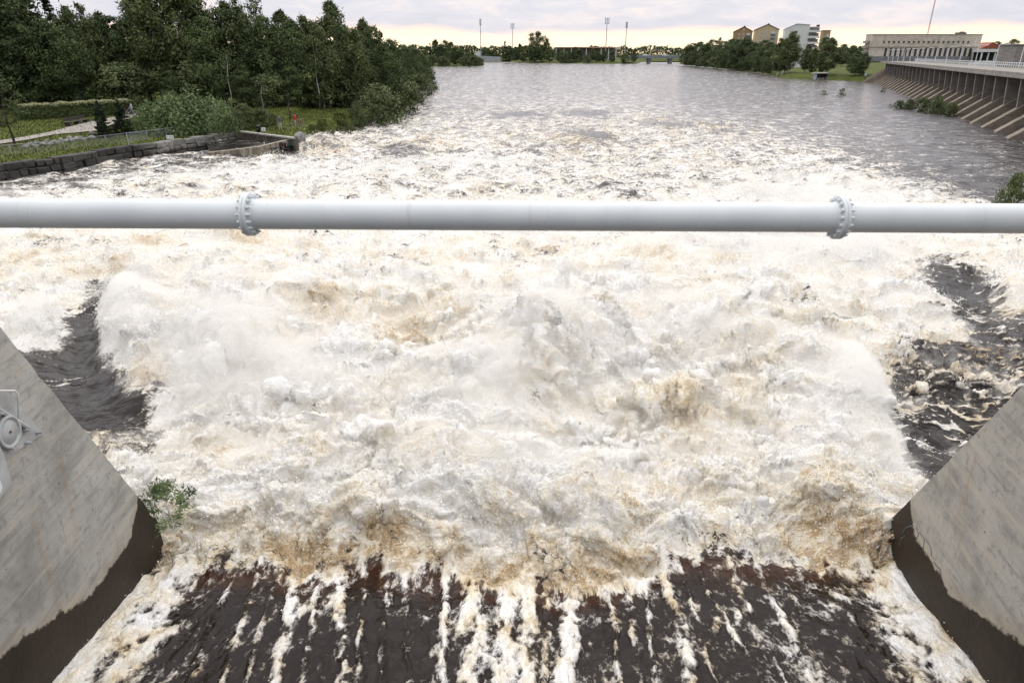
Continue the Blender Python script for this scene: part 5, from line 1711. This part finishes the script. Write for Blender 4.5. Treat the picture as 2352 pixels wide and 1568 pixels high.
# concrete weir with its pond
weir_c, nt, bs, out = new_mat("stained_weir_concrete")
geo = nd(nt, 'ShaderNodeNewGeometry')
mpw = nd(nt, 'ShaderNodeMapping'); nt.links.new(geo.outputs['Position'], mpw.inputs[0]); mpw.inputs['Scale'].default_value = (1.6, 1.6, .22)
g1 = noise(nt, mpw.outputs[0], 1.5, 6, .65, .3)
nt.links.new(ramp(nt, g1, [(.30, (.045, .038, .03)), (.46, (.20, .165, .115)), (.58, (.33, .30, .24)), (.72, (.44, .42, .39))]), bs.inputs['Base Color'])
bs.inputs['Roughness'].default_value = .7
we_r = at(677, 344, 0); we_m = at(600, 355.5, 0); we_l = at(478, 356, 0)
weir = empty("weir", (we_r.x, we_r.y, 0), 0, "low stained concrete weir with water trickling over it below the lawn", "weir")
o0 = Vector((we_r.x, we_r.y, 0))
mb = MB()
pts = [(we_r, 1.20), (we_m, .80), (we_l, .18)]
for (a, za), (b, zb) in zip(pts, pts[1:]):
    A, B = Vector((a.x, a.y, 0)) - o0, Vector((b.x, b.y, 0)) - o0
    k_ = Vector((-.25, .45, 0))
    vs = [mb.bm.verts.new(p) for p in (A + Vector((0, 0, -1.5)), B + Vector((0, 0, -1.5)), B + k_ * .6 + Vector((0, 0, zb)), A + k_ * .6 + Vector((0, 0, za)), A + k_ * 2 + Vector((0, 0, -1.5)), B + k_ * 2 + Vector((0, 0, -1.5)), B + k_ * 2 + Vector((0, 0, zb)), A + k_ * 2 + Vector((0, 0, za)))]
    for q_ in ((0, 1, 2, 3), (3, 2, 6, 7), (4, 7, 6, 5), (0, 3, 7, 4), (1, 5, 6, 2)): mb.bm.faces.new([vs[i] for i in q_])
mb.build("spillway_wall", weir_c, weir)
mb = MB()
a, b = Vector((cap_r.x, cap_r.y, 0)) - o0, Vector((cap_l.x, cap_l.y, 0)) - o0
d = (b - a).normalized(); nrm = Vector((d.y, -d.x, 0))
mb.box(tuple((a + b) / 2 + Vector((0, 0, .2))), ((b - a).length + .6, .42, 2.1), math.atan2(d.y, d.x))
sw = mb.build("side_wall", simple("mossy_concrete", (.12, .105, .085), .9, .3, 1.2, .1), weir)
mb = MB(); mb.box(tuple((a + b) / 2 + Vector((0, 0, 1.33))), ((b - a).length + .7, .55, .16), math.atan2(d.y, d.x)); mb.build("coping", simple("pale_coping", (.42, .40, .36), .85, .15, 1.5), weir)
# sprayed shapes on its right end
Aw, Bw = Vector((we_r.x, we_r.y, 0)), Vector((we_m.x, we_m.y, 0))
def onweir(t, z, off=.03):
    p = Aw.lerp(Bw, t)
    return p + Vector((-.25, .45, 0)) * (.6 * (z + 1.5) / 2.7) + Vector((.02, -.06 - off, 0)) + Vector((0, 0, z))
def patch(name, polys, mat, label):
    mb = MB()
    for pl_ in polys: mb.prism([onweir(t, z) for (t, z) in pl_], (.01, -.03, 0))
    return tag(mb.build(name, mat), label, "graffiti", "graffiti on the weir")
patch("graffiti", [[(.40, .12), (.44, .9), (.34, 1.02), (.29, .7), (.33, .4)], [(.24, .2), (.30, .3), (.27, .95), (.22, .8)], [(.36, .1), (.18, .04), (.20, .16), (.34, .22)]], simple("maroon_spray", (.055, .022, .025), .8, .2, 3), "dark maroon letter-like shapes sprayed on the weir")
patch("graffiti", [[(.16, .3), (.21, .25), (.20, .75), (.165, .7)], [(.10, .25), (.155, .2), (.15, .85), (.105, .8)]], simple("green_spray", (.05, .20, .13), .8, .2, 3), "green sprayed shape on the right end of the weir")
patch("graffiti", [[(.03, .5), (.09, .45), (.09, .72), (.03, .78)], [(.04, .85), (.075, .82), (.075, 1.0), (.04, 1.02)], [(.38, .3), (.26, .2), (.25, .32), (.36, .5)], [(.54, .2), (.46, .12), (.44, .42), (.52, .5)]], simple("white_spray", (.50, .55, .56), .8, .1, 3), "pale patches sprayed over the weir")
pond = MB()
pz_ = .52
pond_pts = [Vector((cap_r.x, cap_r.y, pz_)), Vector((cap_l.x - .5, cap_l.y + .5, pz_)), Vector((wall_top[-2].x, wall_top[-2].y + .2, pz_)), Vector((we_l.x, we_l.y + .5, .14)), Vector((we_m.x - .15, we_m.y + .5, pz_))]
pond.bm.faces.new([pond.bm.verts.new(p) for p in pond_pts])
tag(pond.build("pond", WATER), "dark still water held behind the weir", None, None, "structure")

# chain link fence along the wall
fence_px = [(-30, 350, 362), (28, 341, 357), (88, 334, 352), (150, 327, 345), (200, 321, 339), (246, 316, 333), (295, 311, 328), (340, 305, 321), (384, 299, 315), (426, 294, 310), (478, 287, 302), (536, 279, 294)]
fpts = [on_land(x, b) for (x, t, b) in fence_px]
fe = empty("wire_fence", fpts[0], 0, "grey chain link fence with slim posts along the stone wall", "fence")
galv = simple("galvanised_tube", (.34, .36, .37), .5, .08, 2)
fh = .95
for p in fpts:
    q_ = p - fpts[0]
    MB().bar(q_ + Vector((0, 0, -.2)), q_ + Vector((0, 0, fh + .05)), .032, None, 7).build("post", galv, fe)
mb = MB(); mb.path([p - fpts[0] + Vector((0, 0, fh)) for p in fpts], .026, 6); mb.build("top_rail", galv, fe)
mb = MB()
for a, b in zip(fpts, fpts[1:]):
    A, B = a - fpts[0], b - fpts[0]
    L = (B - A).length
    nw = int(L / .17)
    for k in range(nw):
        p = A.lerp(B, k / nw)
        for dirn in (1, -1):
            e = A.lerp(B, min(1, max(0, (k + dirn * 5) / nw)))
            mb.bar(p + Vector((0, 0, .03)), e + Vector((0, 0, fh)), .0045, None, 3)
mb.build("wire_mesh", galv, fe)


def board_sign(name, px, py, w_, h_, legs, marks, label):
    g = on_land(px, py)
    s_ = empty(name, g, R(8), label, "sign")
    wmat = bpy.data.materials.get("sign_white") or simple("sign_white", (.74, .74, .72), .5, .03, 2)
    kmat = bpy.data.materials.get("sign_print") or simple("sign_print", (.20, .19, .20), .6, .1, 2)
    for x in (-w_ * .38, w_ * .38): MB().bar((x, .03, -.2), (x, .03, legs + h_), .025, None, 6).build("post", galv, s_)
    b = MB().box((0, 0, legs + h_ / 2), (w_, .03, h_), None, .006).build("board", wmat, s_)
    mb = MB()
    for (x, z, a, c_) in marks: mb.box((x * w_, -.022, legs + z * h_), (a * w_, .008, c_ * h_))
    mb.build("print", kmat, b)
    return s_


board_sign("fence_sign", 392, 323, .72, .34, .18, [(-.3, .5, .10, .5), (-.1, .5, .06, .5), (.06, .5, .10, .5), (.22, .5, .06, .5), (.36, .5, .08, .5)], "white warning board with blurred dark print on the fence by the stone wall")
board_sign("notice_board", 606, 304, .46, .40, .12, [(0, .5, .10, .86), (-.28, .6, .22, .06), (.28, .6, .22, .06), (-.28, .35, .22, .06), (.28, .35, .22, .06)], "white two panel notice board beside the black bin on the lawn")
g = on_land(594, 304.5)
bn = empty("litter_bin", g, 0, "black round litter bin beside the white notice board", "bin")
blk = simple("black_plastic", (.012, .016, .014), .45, .2, 3)
MB().lathe([(0, 0), (.20, 0), (.25, .62), (.26, .64), (.22, .64), (.21, .56), (0, .56)], 20).build("body", blk, bn, True)
MB().lathe([(.265, .64), (.27, .70), (.19, .80), (0, .82)], 20).build("lid", blk, bn, True)
MB().box((0, -.245, .42), (.12, .03, .09)).build("badge", simple("grey_badge", (.35, .36, .36), .6, .1, 3), bn)

# timber bench by the path
g = on_land(178, 290)
g2_ = on_land(154, 292); g3_ = on_land(202, 281)
dd_ = (g3_ - g2_)
bench = empty("timber_bench", (g2_ + g3_) / 2, math.atan2(dd_.y, dd_.x), "long dark timber bench on the lawn beside the gravel path", "bench")
dkw = simple("dark_timber", (.055, .045, .038), .8, .2, 2.5, .1)
Lb = dd_.length
for k in range(3): MB().box((0, -.22 + .22 * k, .44), (Lb, .19, .07), None, .01).build("seat_plank", dkw, bench)
MB().box((0, .30, .75), (Lb, .06, .35), R(0), .01).build("backrest", dkw, bench)
for x in (-.42, 0, .42): MB().box((x * Lb, 0, .2), (.5, .6, .42), None, .02).build("leg", dkw, bench)

# rocks in a row below the path
rock_m = simple("pale_granite", (.30, .285, .27), .85, .2, 2.2, .5, col2=(.10, .095, .09))
rr = random.Random(9)
rmesh = []
for k in range(4):
    bm = bmesh.new(); bmesh.ops.create_icosphere(bm, subdivisions=3, radius=1.0)
    ax = [Vector((rr.gauss(0, 1), rr.gauss(0, 1), rr.gauss(0, 1))).normalized() for _ in range(9)]
    lim = [rr.uniform(.55, .9) for _ in range(9)]
    for v_ in bm.verts:
        for a_, l_ in zip(ax, lim):
            e = v_.co.dot(a_) - l_
            if e > 0: v_.co -= a_ * e * .9
        v_.co += v_.co.normalized() * rr.uniform(-.02, .02)
    me = bpy.data.meshes.new("rock"); bm.to_mesh(me); bm.free(); me.materials.append(rock_m); rmesh.append(me)
for i, (px, py, s_) in enumerate([(58, 336, .55), (70, 331, .6), (82, 333, .5), (86, 325, .45), (99, 330, .6), (108, 322, .5), (115, 329, .6), (124, 324, .5), (134, 326, .55), (140, 318, .45), (151, 322, .55), (160, 315, .5), (166, 321, .55), (176, 317, .6), (186, 313, .5), (194, 318, .5), (209, 316, .65), (211, 305, .6)]):
    g = on_land(px, py + 4)
    o = link("rock", rmesh[i % 4], None, (g.x, g.y, g.z + s_ * .12))
    s_ *= .62
    o.rotation_euler = (rr.uniform(-.4, .4), rr.uniform(-.4, .4), rr.uniform(0, 6)); o.scale = (s_ * 1.25, s_, s_ * .8)
    lab = "pale granite rock in the row between the gravel path and fence"
    if i == 17: lab = "pale upright rock standing highest at the right end of the rock row"
    tag(o, lab, "rock", "rocks below the gravel path")
g = on_land(692, 322)
o = link("boulder", rmesh[1], None, (g.x, g.y, g.z + .35)); o.scale = (.74, .6, .55); o.rotation_euler = (.1, .2, .6)
tag(o, "large grey boulder on the bank beside the end of the weir", "boulder")
for i, (px, py, s_) in enumerate([(715, 335, .3), (735, 328, .28), (752, 321, .32), (772, 313, .25), (700, 341, .3), (790, 306, .25), (905, 270, .5), (820, 296, .3)]):
    p = at(px, py, .15); o = link("shore_stone", rmesh[i % 4], None, p); o.scale = (s_ * 1.4, s_, s_ * .7); o.rotation_euler = (0, 0, i * 1.3)
    tag(o, "wet stone lying at the waterline of the left bank", "stone", "stones along the left waterline")

# flowering hedge
ha_, hb_ = on_land(50, 276), on_land(300, 262)
mid = (ha_ + hb_) / 2; dv = hb_ - ha_
hd = empty("flowering_hedge", mid, math.atan2(dv.y, dv.x), "long dark hedge topped with creamy white flowers before the wood", "hedge")
link("foliage", leaf_box("hedge_foliage", 0, (dv.length, 1.6, 1.7), 15000, .10, LEAF['broad'], 17), hd, (0, 0, .85))
n = 4200
fx = r.uniform(-.5, .5, n) * dv.length; fz = 1.55 + .38 * r.random(n) + .16 * perlin(fx / 1.1, fx * 0 + 3.3, 4)
fy = r.uniform(-.8, .7, n)
c3 = np.stack([fx, fy, fz], -1)
v = leaf_quads(c3, np.tile([[0, -.5, .8]], (n, 1)), np.full(n, .085), -.5, 1.5, 5)
link("flowers", np_mesh("hedge_flowers", v, np.arange(4 * n).reshape(-1, 4), simple("cream_flowers", (.50, .47, .30), .8, .2, 6, col2=(.16, .18, .07))), hd)

# young trees, spruces and bushes on the lawn
def plant_at(kind, px, topy, basepx, basey, wid, name, label, cat, group=None):
    g = on_land(basepx, basey)
    t = atY(px, topy, g.y)
    o = plant(kind, px, topy, g.y, g.z - .05, wid, name, label, cat, group)
    o.location.x = g.x
    return o


plant_at('youngspruce', 239, 233, 240, 316, .95, "young_spruce", "left one of the three young dark spruces on the lawn", "tree", "young spruces on the lawn")
plant_at('youngspruce', 284, 230, 286, 308, 1.05, "young_spruce", "middle and widest of the three young dark spruces on the lawn", "tree", "young spruces on the lawn")
plant_at('youngspruce', 370, 233, 370, 303, .75, "young_spruce", "narrow young spruce half swallowed by the silvery willow bushes", "tree", "young spruces on the lawn")
yt = plant_at('thin', 18, 165, 36, 338, 1.9, "young_tree", "young sparse tree with a bare leaning trunk at the left edge", "tree")
for c_ in yt.children:
    if c_.name.startswith("trunk"): c_.data = c_.data.copy(); c_.data.materials.clear(); c_.data.materials.append(bark_d)
for (px, ty, by, w_, lab) in [(352, 246, 306, .9, "leftmost silvery willow bush, behind the narrow spruce"), (405, 232, 306, 1.05, "silvery willow bush just right of the narrow spruce"), (448, 226, 303, 1.1, "largest and palest silvery willow bush above the fence"),
                             (492, 236, 300, 1.0, "silvery willow bush over the right end of the fence"), (520, 246, 299, .8, "low willow bush hanging over the end of the stone wall")]:
    plant_at('willow', px, ty, px, by, w_, "willow_bush", lab, "bush", "willow bushes by the fence")
for (px, ty, by, w_, lab) in [(562, 240, 296, .95, "dark green bush left of the litter bin"), (602, 250, 294, .85, "dark green bush behind the notice board"), (540, 252, 298, .7, "dark bush between the willows and litter bin"), (628, 262, 288, .6, "low dark bush just left of the man in grey")]:
    plant_at('shrub', px, ty, px, by, w_, "shrub", lab, "bush", "dark bushes by the litter bin")
for (kd, px, ty, by, w_, lab) in [('shrub', 868, 196, 281, 1.1, "big round bush overhanging the foam, nearer of the two at the waterline"), ('shrub', 926, 188, 257, 1.15, "big round bush at the waterline, farther of the pair"), ('sallow', 779, 256, 306, 1.1, "small yellow green bush at the edge of the lawn by the foam"),
                                  ('sallow', 740, 274, 316, 1.0, "low sprawling bush right of the big boulder"), ('sallow', 715, 286, 322, .9, "thin scrub growing behind the big boulder"), ('shrub', 818, 240, 292, .6, "dark undergrowth bush left of the nearer round bush"), ('shrub', 958, 172, 232, .9, "dark bush hanging over the water at the river bend"), ('shrub', 978, 158, 205, .9, "outermost bush of the river bend, overhanging the water"),
                                  ('sallow', 560, 290, 318, .7, "weedy tuft growing on the end of the stone wall")]:
    p = at(px, by, .3)
    o = plant(kd, px, ty, p.y, max(.1, min(1.2, gz(p.x, p.y))), w_, "shrub", lab, "bush", "bushes along the left waterline")

# the wood
KN = {'broad': ("broadleaf_tree", "dark bushy tree"), 'birch': ("birch_tree", "tall birch"), 'thin': ("birch_tree", "thin airy birch"), 'spruce': ("spruce_tree", "dark spruce")}
front_row = [(-150, -30, 100, 'broad', 1.1), (-85, -20, 104, 'broad', 1.0), (-30, -60, 110, 'birch', 1.3), (12, -75, 112, 'broad', 1.0), (60, -18, 122, 'spruce', 1.1), (98, -14, 126, 'spruce', 1.2), (40, 60, 106, 'broad', .95), (92, 45, 108, 'broad', .95), (140, 62, 107, 'broad', .9), (150, 22, 118, 'birch', 1.2),
             (177, 2, 128, 'thin', 1.2), (196, 48, 112, 'birch', 1.2), (218, 33, 122, 'birch', 1.2), (250, 42, 114, 'broad', .95), (298, -22, 116, 'birch', 1.25), (328, -10, 112, 'birch', 1.2), (356, -60, 120, 'birch', 1.3), (400, -48, 114, 'birch', 1.25), (442, -22, 116, 'birch', 1.3), (462, 40, 111, 'broad', .9), (488, 24, 116, 'broad', .95), (522, 10, 118, 'birch', 1.3),
             (536, -22, 132, 'thin', 1.1), (578, -24, 134, 'thin', 1.2), (560, 40, 116, 'birch', 1.3), (602, 42, 114, 'broad', .95), (642, 28, 122, 'birch', 1.35), (668, 48, 116, 'broad', .9), (700, 42, 128, 'birch', 1.3), (724, 58, 116, 'birch', 1.3), (757, 6, 134, 'birch', 1.35), (784, 62, 124, 'broad', .9), (812, 72, 120, 'birch', 1.2), (832, 50, 142, 'birch', 1.3), (854, 66, 132, 'broad', .9),
             (874, 72, 152, 'spruce', .9), (880, 104, 128, 'broad', .9), (898, 94, 144, 'broad', .9), (922, 106, 165, 'broad', 1.0), (938, 116, 172, 'broad', .95), (948, 112, 195, 'broad', 1.0), (966, 126, 212, 'broad', 1.0), (978, 136, 236, 'broad', 1.0), (985, 150, 244, 'broad', .9)]
i_ = {}
for (px, ty, Y, kd, w_) in front_row:
    nm, words_ = KN[kd]
    i_[kd] = i_.get(kd, -1) + 1
    t = atY(px, ty, Y)
    lab = f"{words_} at the front edge of the left wood, {ORD[i_[kd]]} of its kind"
    plant(kd, px, ty, Y, max(.6, gz(t.x, Y)), w_, nm, lab, "tree", "front trees of the left wood")
# undergrowth trees closing the foot of the wood
rr = random.Random(4)
for k in range(17):
    px = -60 + k * 55 + rr.uniform(-12, 12)
    Y = 104 + rr.uniform(0, 5) + (0 if px < 640 else (px - 640) * .07)
    ty = 160 + rr.uniform(-22, 20) if px < 720 else 165 + rr.uniform(-15, 20)
    t = atY(px, ty, Y)
    if gz(t.x, Y) < .4: continue
    plant('broad' if k % 3 else 'shrub', px, ty, Y + 4, max(.6, gz(t.x, Y)), 1.15, "understorey_tree", f"low dark bushy tree at the foot of the left wood, {ORD[k]} from the left", "tree", "low trees at the foot of the left wood")
for k in range(22):
    px = -160 + k * 50 + rr.uniform(-14, 14)
    Y = 146 + rr.uniform(0, 14)
    t = atY(px, 60, Y)
    if gz(t.x, Y) < 1.0: continue
    ty = np.interp(px, [-200, 100, 180, 260, 330, 480, 600, 760, 860, 960], [-10, 20, 60, 55, 20, 50, 60, 62, 90, 128]) + rr.uniform(0, 14)
    plant(('broad', 'birch', 'spruce')[k % 3], px, float(ty), Y, gz(t.x, Y), 1.2, KN[('broad', 'birch', 'spruce')[k % 3]][0], f"shadowy {('broadleaf tree', 'birch', 'spruce')[k % 3]} deep in the left wood, {ORD[k]} in its back row", "tree", "back trees of the left wood")
# bare pale birch stems that show against the dark of the wood
for i, (a, b, lab) in enumerate([((516, 112), (531, 246), "pale birch stem slanting in the dark wood behind the willow bushes"), ((719, 108), (734, 242), "pale birch stem standing at the edge of the wood above the lawn"), ((597, 186), (602, 248), "short pale birch stem behind the dark bushes"), ((402, 42), (407, 90), "pale bare birch top high in the left of the wood"), ((660, 225), (664, 263), "dark bare trunk at the edge of the wood behind the two people")]):
    g = on_land(b[0], b[1] + 8)
    Yb = g.y if i < 3 else (110.0 if i == 3 else g.y)
    tp, bt_ = atY(a[0], a[1], Yb - 2.5), atY(b[0], b[1], Yb - 2.5)
    if i != 3: bt_.z = g.z - .2
    st_ = empty("bare_birch", bt_, 0, lab, "tree")
    rad_ = .085 if i not in (4,) else .20
    d_ = tp - bt_
    MB().path([Vector((0, 0, 0)), d_ * .3 + Vector((.16, 0, 0)), d_ * .55 + Vector((-.05, 0, 0)), d_ * .8 + Vector((.14, 0, 0)), d_], [rad_, rad_ * .85, rad_ * .7, rad_ * .55, rad_ * .35], 8).build("trunk", bark_b if i != 4 else bark_d, st_, True)
    mb = MB()
    for k in range(7):
        p = d_ * (.35 + .09 * k); a_ = k * 2.4
        mb.path([p, p + Vector((math.cos(a_) * .5, math.sin(a_) * .3, .5)), p + Vector((math.cos(a_) * 1.1, math.sin(a_) * .6, .6))], [.03, .02, .008], 5)
    mb.build("branches", bark_d, st_)

# ------------------------------------------------------------------ people and bicycles
def skin_body(name, joints, edges, radii, mats, pick, parent):
    me = bpy.data.meshes.new(name)
    me.from_pydata([Vector(j) for j in joints], edges, [])
    o = bpy.data.objects.new(name, me); COL.objects.link(o)
    sk = o.modifiers.new("s", 'SKIN'); sk.use_smooth_shade = True
    for v_, r_ in zip(me.skin_vertices[0].data, radii): v_.radius = (r_, r_)
    me.skin_vertices[0].data[0].use_root = True
    ss = o.modifiers.new("d", 'SUBSURF'); ss.levels = 1; ss.render_levels = 1
    dg = bpy.context.evaluated_depsgraph_get()
    m2 = bpy.data.meshes.new_from_object(o.evaluated_get(dg))
    bpy.data.objects.remove(o); bpy.data.meshes.remove(me)
    m2.name = name
    m2.materials.clear()
    for m_ in mats: m2.materials.append(m_)
    for p in m2.polygons: p.material_index = pick(p.center); p.use_smooth = True
    return link(name, m2, parent)


skin = simple("skin", (.42, .26, .19), .6, .05, 5)
def person(loc, rz, h, jacket, trousers, hairc, label, arms, lean=0.0, wide=1.0, stride=.06):
    p = empty("person", loc, rz, label, "person")
    s = h / 1.75
    J = [(0, 0, .95), (0, .01, 1.12), (0, .0 + lean, 1.36), (0, lean + .01, 1.50), (0, lean + .03, 1.60), (0, lean + .03, 1.70),
         (.19, lean, 1.42), (-.19, lean, 1.42)]
    Rd = [.145 * wide, .150 * wide, .155 * wide, .062, .092, .080, .075, .075]
    E = [(0, 1), (1, 2), (2, 3), (3, 4), (4, 5), (2, 6), (2, 7)]
    for sg_, (el_, ha_) in zip((1, -1), arms):
        b0 = 6 if sg_ > 0 else 7
        i0 = len(J)
        J += [(sg_ * el_[0], el_[1] + lean, el_[2]), (sg_ * ha_[0], ha_[1] + lean, ha_[2]), (sg_ * ha_[0] * .9, ha_[1] + lean + .07, ha_[2] - .03)]
        Rd += [.056, .040, .028]
        E += [(b0, i0), (i0, i0 + 1), (i0 + 1, i0 + 2)]
    for sg_, st in ((1, stride), (-1, -stride)):
        i0 = len(J)
        J += [(sg_ * .095, 0, .86), (sg_ * .10, st * .6 + .02, .50), (sg_ * .10, st, .09), (sg_ * .11, st + .15, .035)]
        Rd += [.105, .072, .052, .042]
        E += [(0, i0), (i0, i0 + 1), (i0 + 1, i0 + 2), (i0 + 2, i0 + 3)]
    J = [tuple(c_ * s for c_ in j) for j in J]; Rd = [r_ * s for r_ in Rd]
    shoe = bpy.data.materials.get("dark_shoe") or simple("dark_shoe", (.05, .045, .04), .7, .1, 4)
    hands = [J[10], J[13]]
    def pick(c_):
        z = c_.z / s
        if any((Vector(h_) - c_).length < .085 * s for h_ in hands): return 0
        if z > 1.53: return 0
        if z < .085: return 3
        if z < .93 and abs(c_.x) < .22 * s: return 2
        return 1
    skin_body("body", J, E, Rd, [skin, jacket, trousers, shoe], pick, p)
    mb = MB(); mb.ball((0, (lean + .012) * s, 1.685 * s), (.098 * s, .102 * s, .085 * s), 2)
    mb.build("hair", hairc, p, True)
    mb = MB(); mb.ball((0, (lean + .135) * s, 1.615 * s), (.014 * s, .022 * s, .02 * s), 1).ball((.035 * s, (lean + .112) * s, 1.645 * s), (.012 * s, .012 * s, .009 * s), 1).ball((-.035 * s, (lean + .112) * s, 1.645 * s), (.012 * s, .012 * s, .009 * s), 1).box((0, (lean + .118) * s, 1.573 * s), (.05 * s, .012 * s, .010 * s))
    mb.build("face", simple("face_features", (.20, .10, .08), .6, .1, 5) if "face_features" not in bpy.data.materials else bpy.data.materials["face_features"], p)
    return p


def bicycle(loc, rz, framec, label, bag=None):
    b = empty("bicycle", loc, rz, label, "bicycle")
    tire = bpy.data.materials.get("grey_tyre") or simple("grey_tyre", (.20, .20, .20), .7, .1, 5)
    for x in (-.52, .52):
        mb = MB(); mb.path([(x + .33 * math.cos(a), 0, .345 + .33 * math.sin(a)) for a in np.linspace(0, 2 * math.pi, 33)], .022, 6)
        w0 = mb.build("wheel", tire, b, True)
        mb = MB()
        for k in range(12): mb.bar((x, 0, .345), (x + .32 * math.cos(k * .5236), 0, .345 + .32 * math.sin(k * .5236)), .004, None, 3)
        mb.bar((x, -.04, .345), (x, .04, .345), .03, None, 8)
        mb.build("spokes", galv, w0)
    mb = MB()
    bbp, hd_, st_ = (-.08, 0, .30), (.36, 0, .82), (-.22, 0, .80)
    for a, c_ in ((bbp, hd_), (bbp, st_), (st_, (.34, 0, .86)), (bbp, (-.52, 0, .345)), (st_, (-.52, 0, .345)), (hd_, (.52, 0, .345)), ((.34, 0, .86), hd_)): mb.bar(a, c_, .022, None, 7)
    mb.build("frame", framec, b)
    mb = MB(); mb.path([(.25, -.28, 1.0), (.36, -.18, 1.02), (.36, 0, 1.0), (.36, .18, 1.02), (.25, .28, 1.0)], .014, 6); mb.bar((.36, 0, 1.0), (.35, 0, .84), .014)
    mb.build("handlebar", galv, b)
    mb = MB(); mb.ball((-.26, 0, .93), (.15, .08, .04), 2); mb.bar((-.24, 0, .90), (-.22, 0, .78), .014)
    mb.build("saddle", blk, b, True)
    if bag: MB().box((-.56, 0, .78), (.30, .34, .26), None, .03).build("pannier", bag, b)
    return b


hair_d = simple("dark_hair", (.035, .025, .02), .7, .1, 8)
hair_g = simple("grey_cap", (.16, .15, .15), .8, .1, 8)
g = on_land(645, 299.5)
person(g, R(150), 1.78, simple("grey_jacket", (.10, .12, .125), .85, .1, 4), simple("pale_trousers", (.42, .42, .40), .85, .06, 4), hair_g, "person in a grey jacket and pale trousers standing on the lawn with bent arms",
       [((.27, .06, 1.14), (.12, .24, 1.10)), ((.27, .06, 1.14), (.14, .25, 1.06))], .02, 1.05)
g = on_land(679, 291.5)
person(g, R(-100), 1.62, simple("red_jacket", (.42, .015, .03), .8, .08, 4), simple("light_trousers", (.34, .36, .40), .85, .06, 4), hair_d, "person in a red jacket holding a bicycle on the lawn",
       [((.25, .10, 1.12), (.20, .38, .98)), ((.25, .10, 1.12), (.20, .36, .98))], .03, .95)
g2_ = on_land(687, 293.5)
bicycle(g2_, R(-10), simple("red_bike_frame", (.28, .05, .05), .5, .1, 4), "red bicycle held by the person in the red jacket")
g = on_land(299, 266)
bicycle(g, R(20), simple("silver_bike_frame", (.45, .46, .48), .4, .05, 4), "silver bicycle with a red bag standing on the gravel path", simple("red_bag", (.40, .03, .04), .7, .1, 4))
g = on_land(306, 265)
person(g, R(100), 1.68, simple("pale_blue_jacket", (.40, .44, .48), .85, .06, 4), simple("dark_trousers", (.06, .06, .07), .85, .1, 4), hair_d, "person in a pale jacket standing behind the silver bicycle on the path",
       [((.25, .08, 1.12), (.22, .34, 1.0)), ((.25, .08, 1.12), (.22, .34, 1.0))], .03, 1.0)
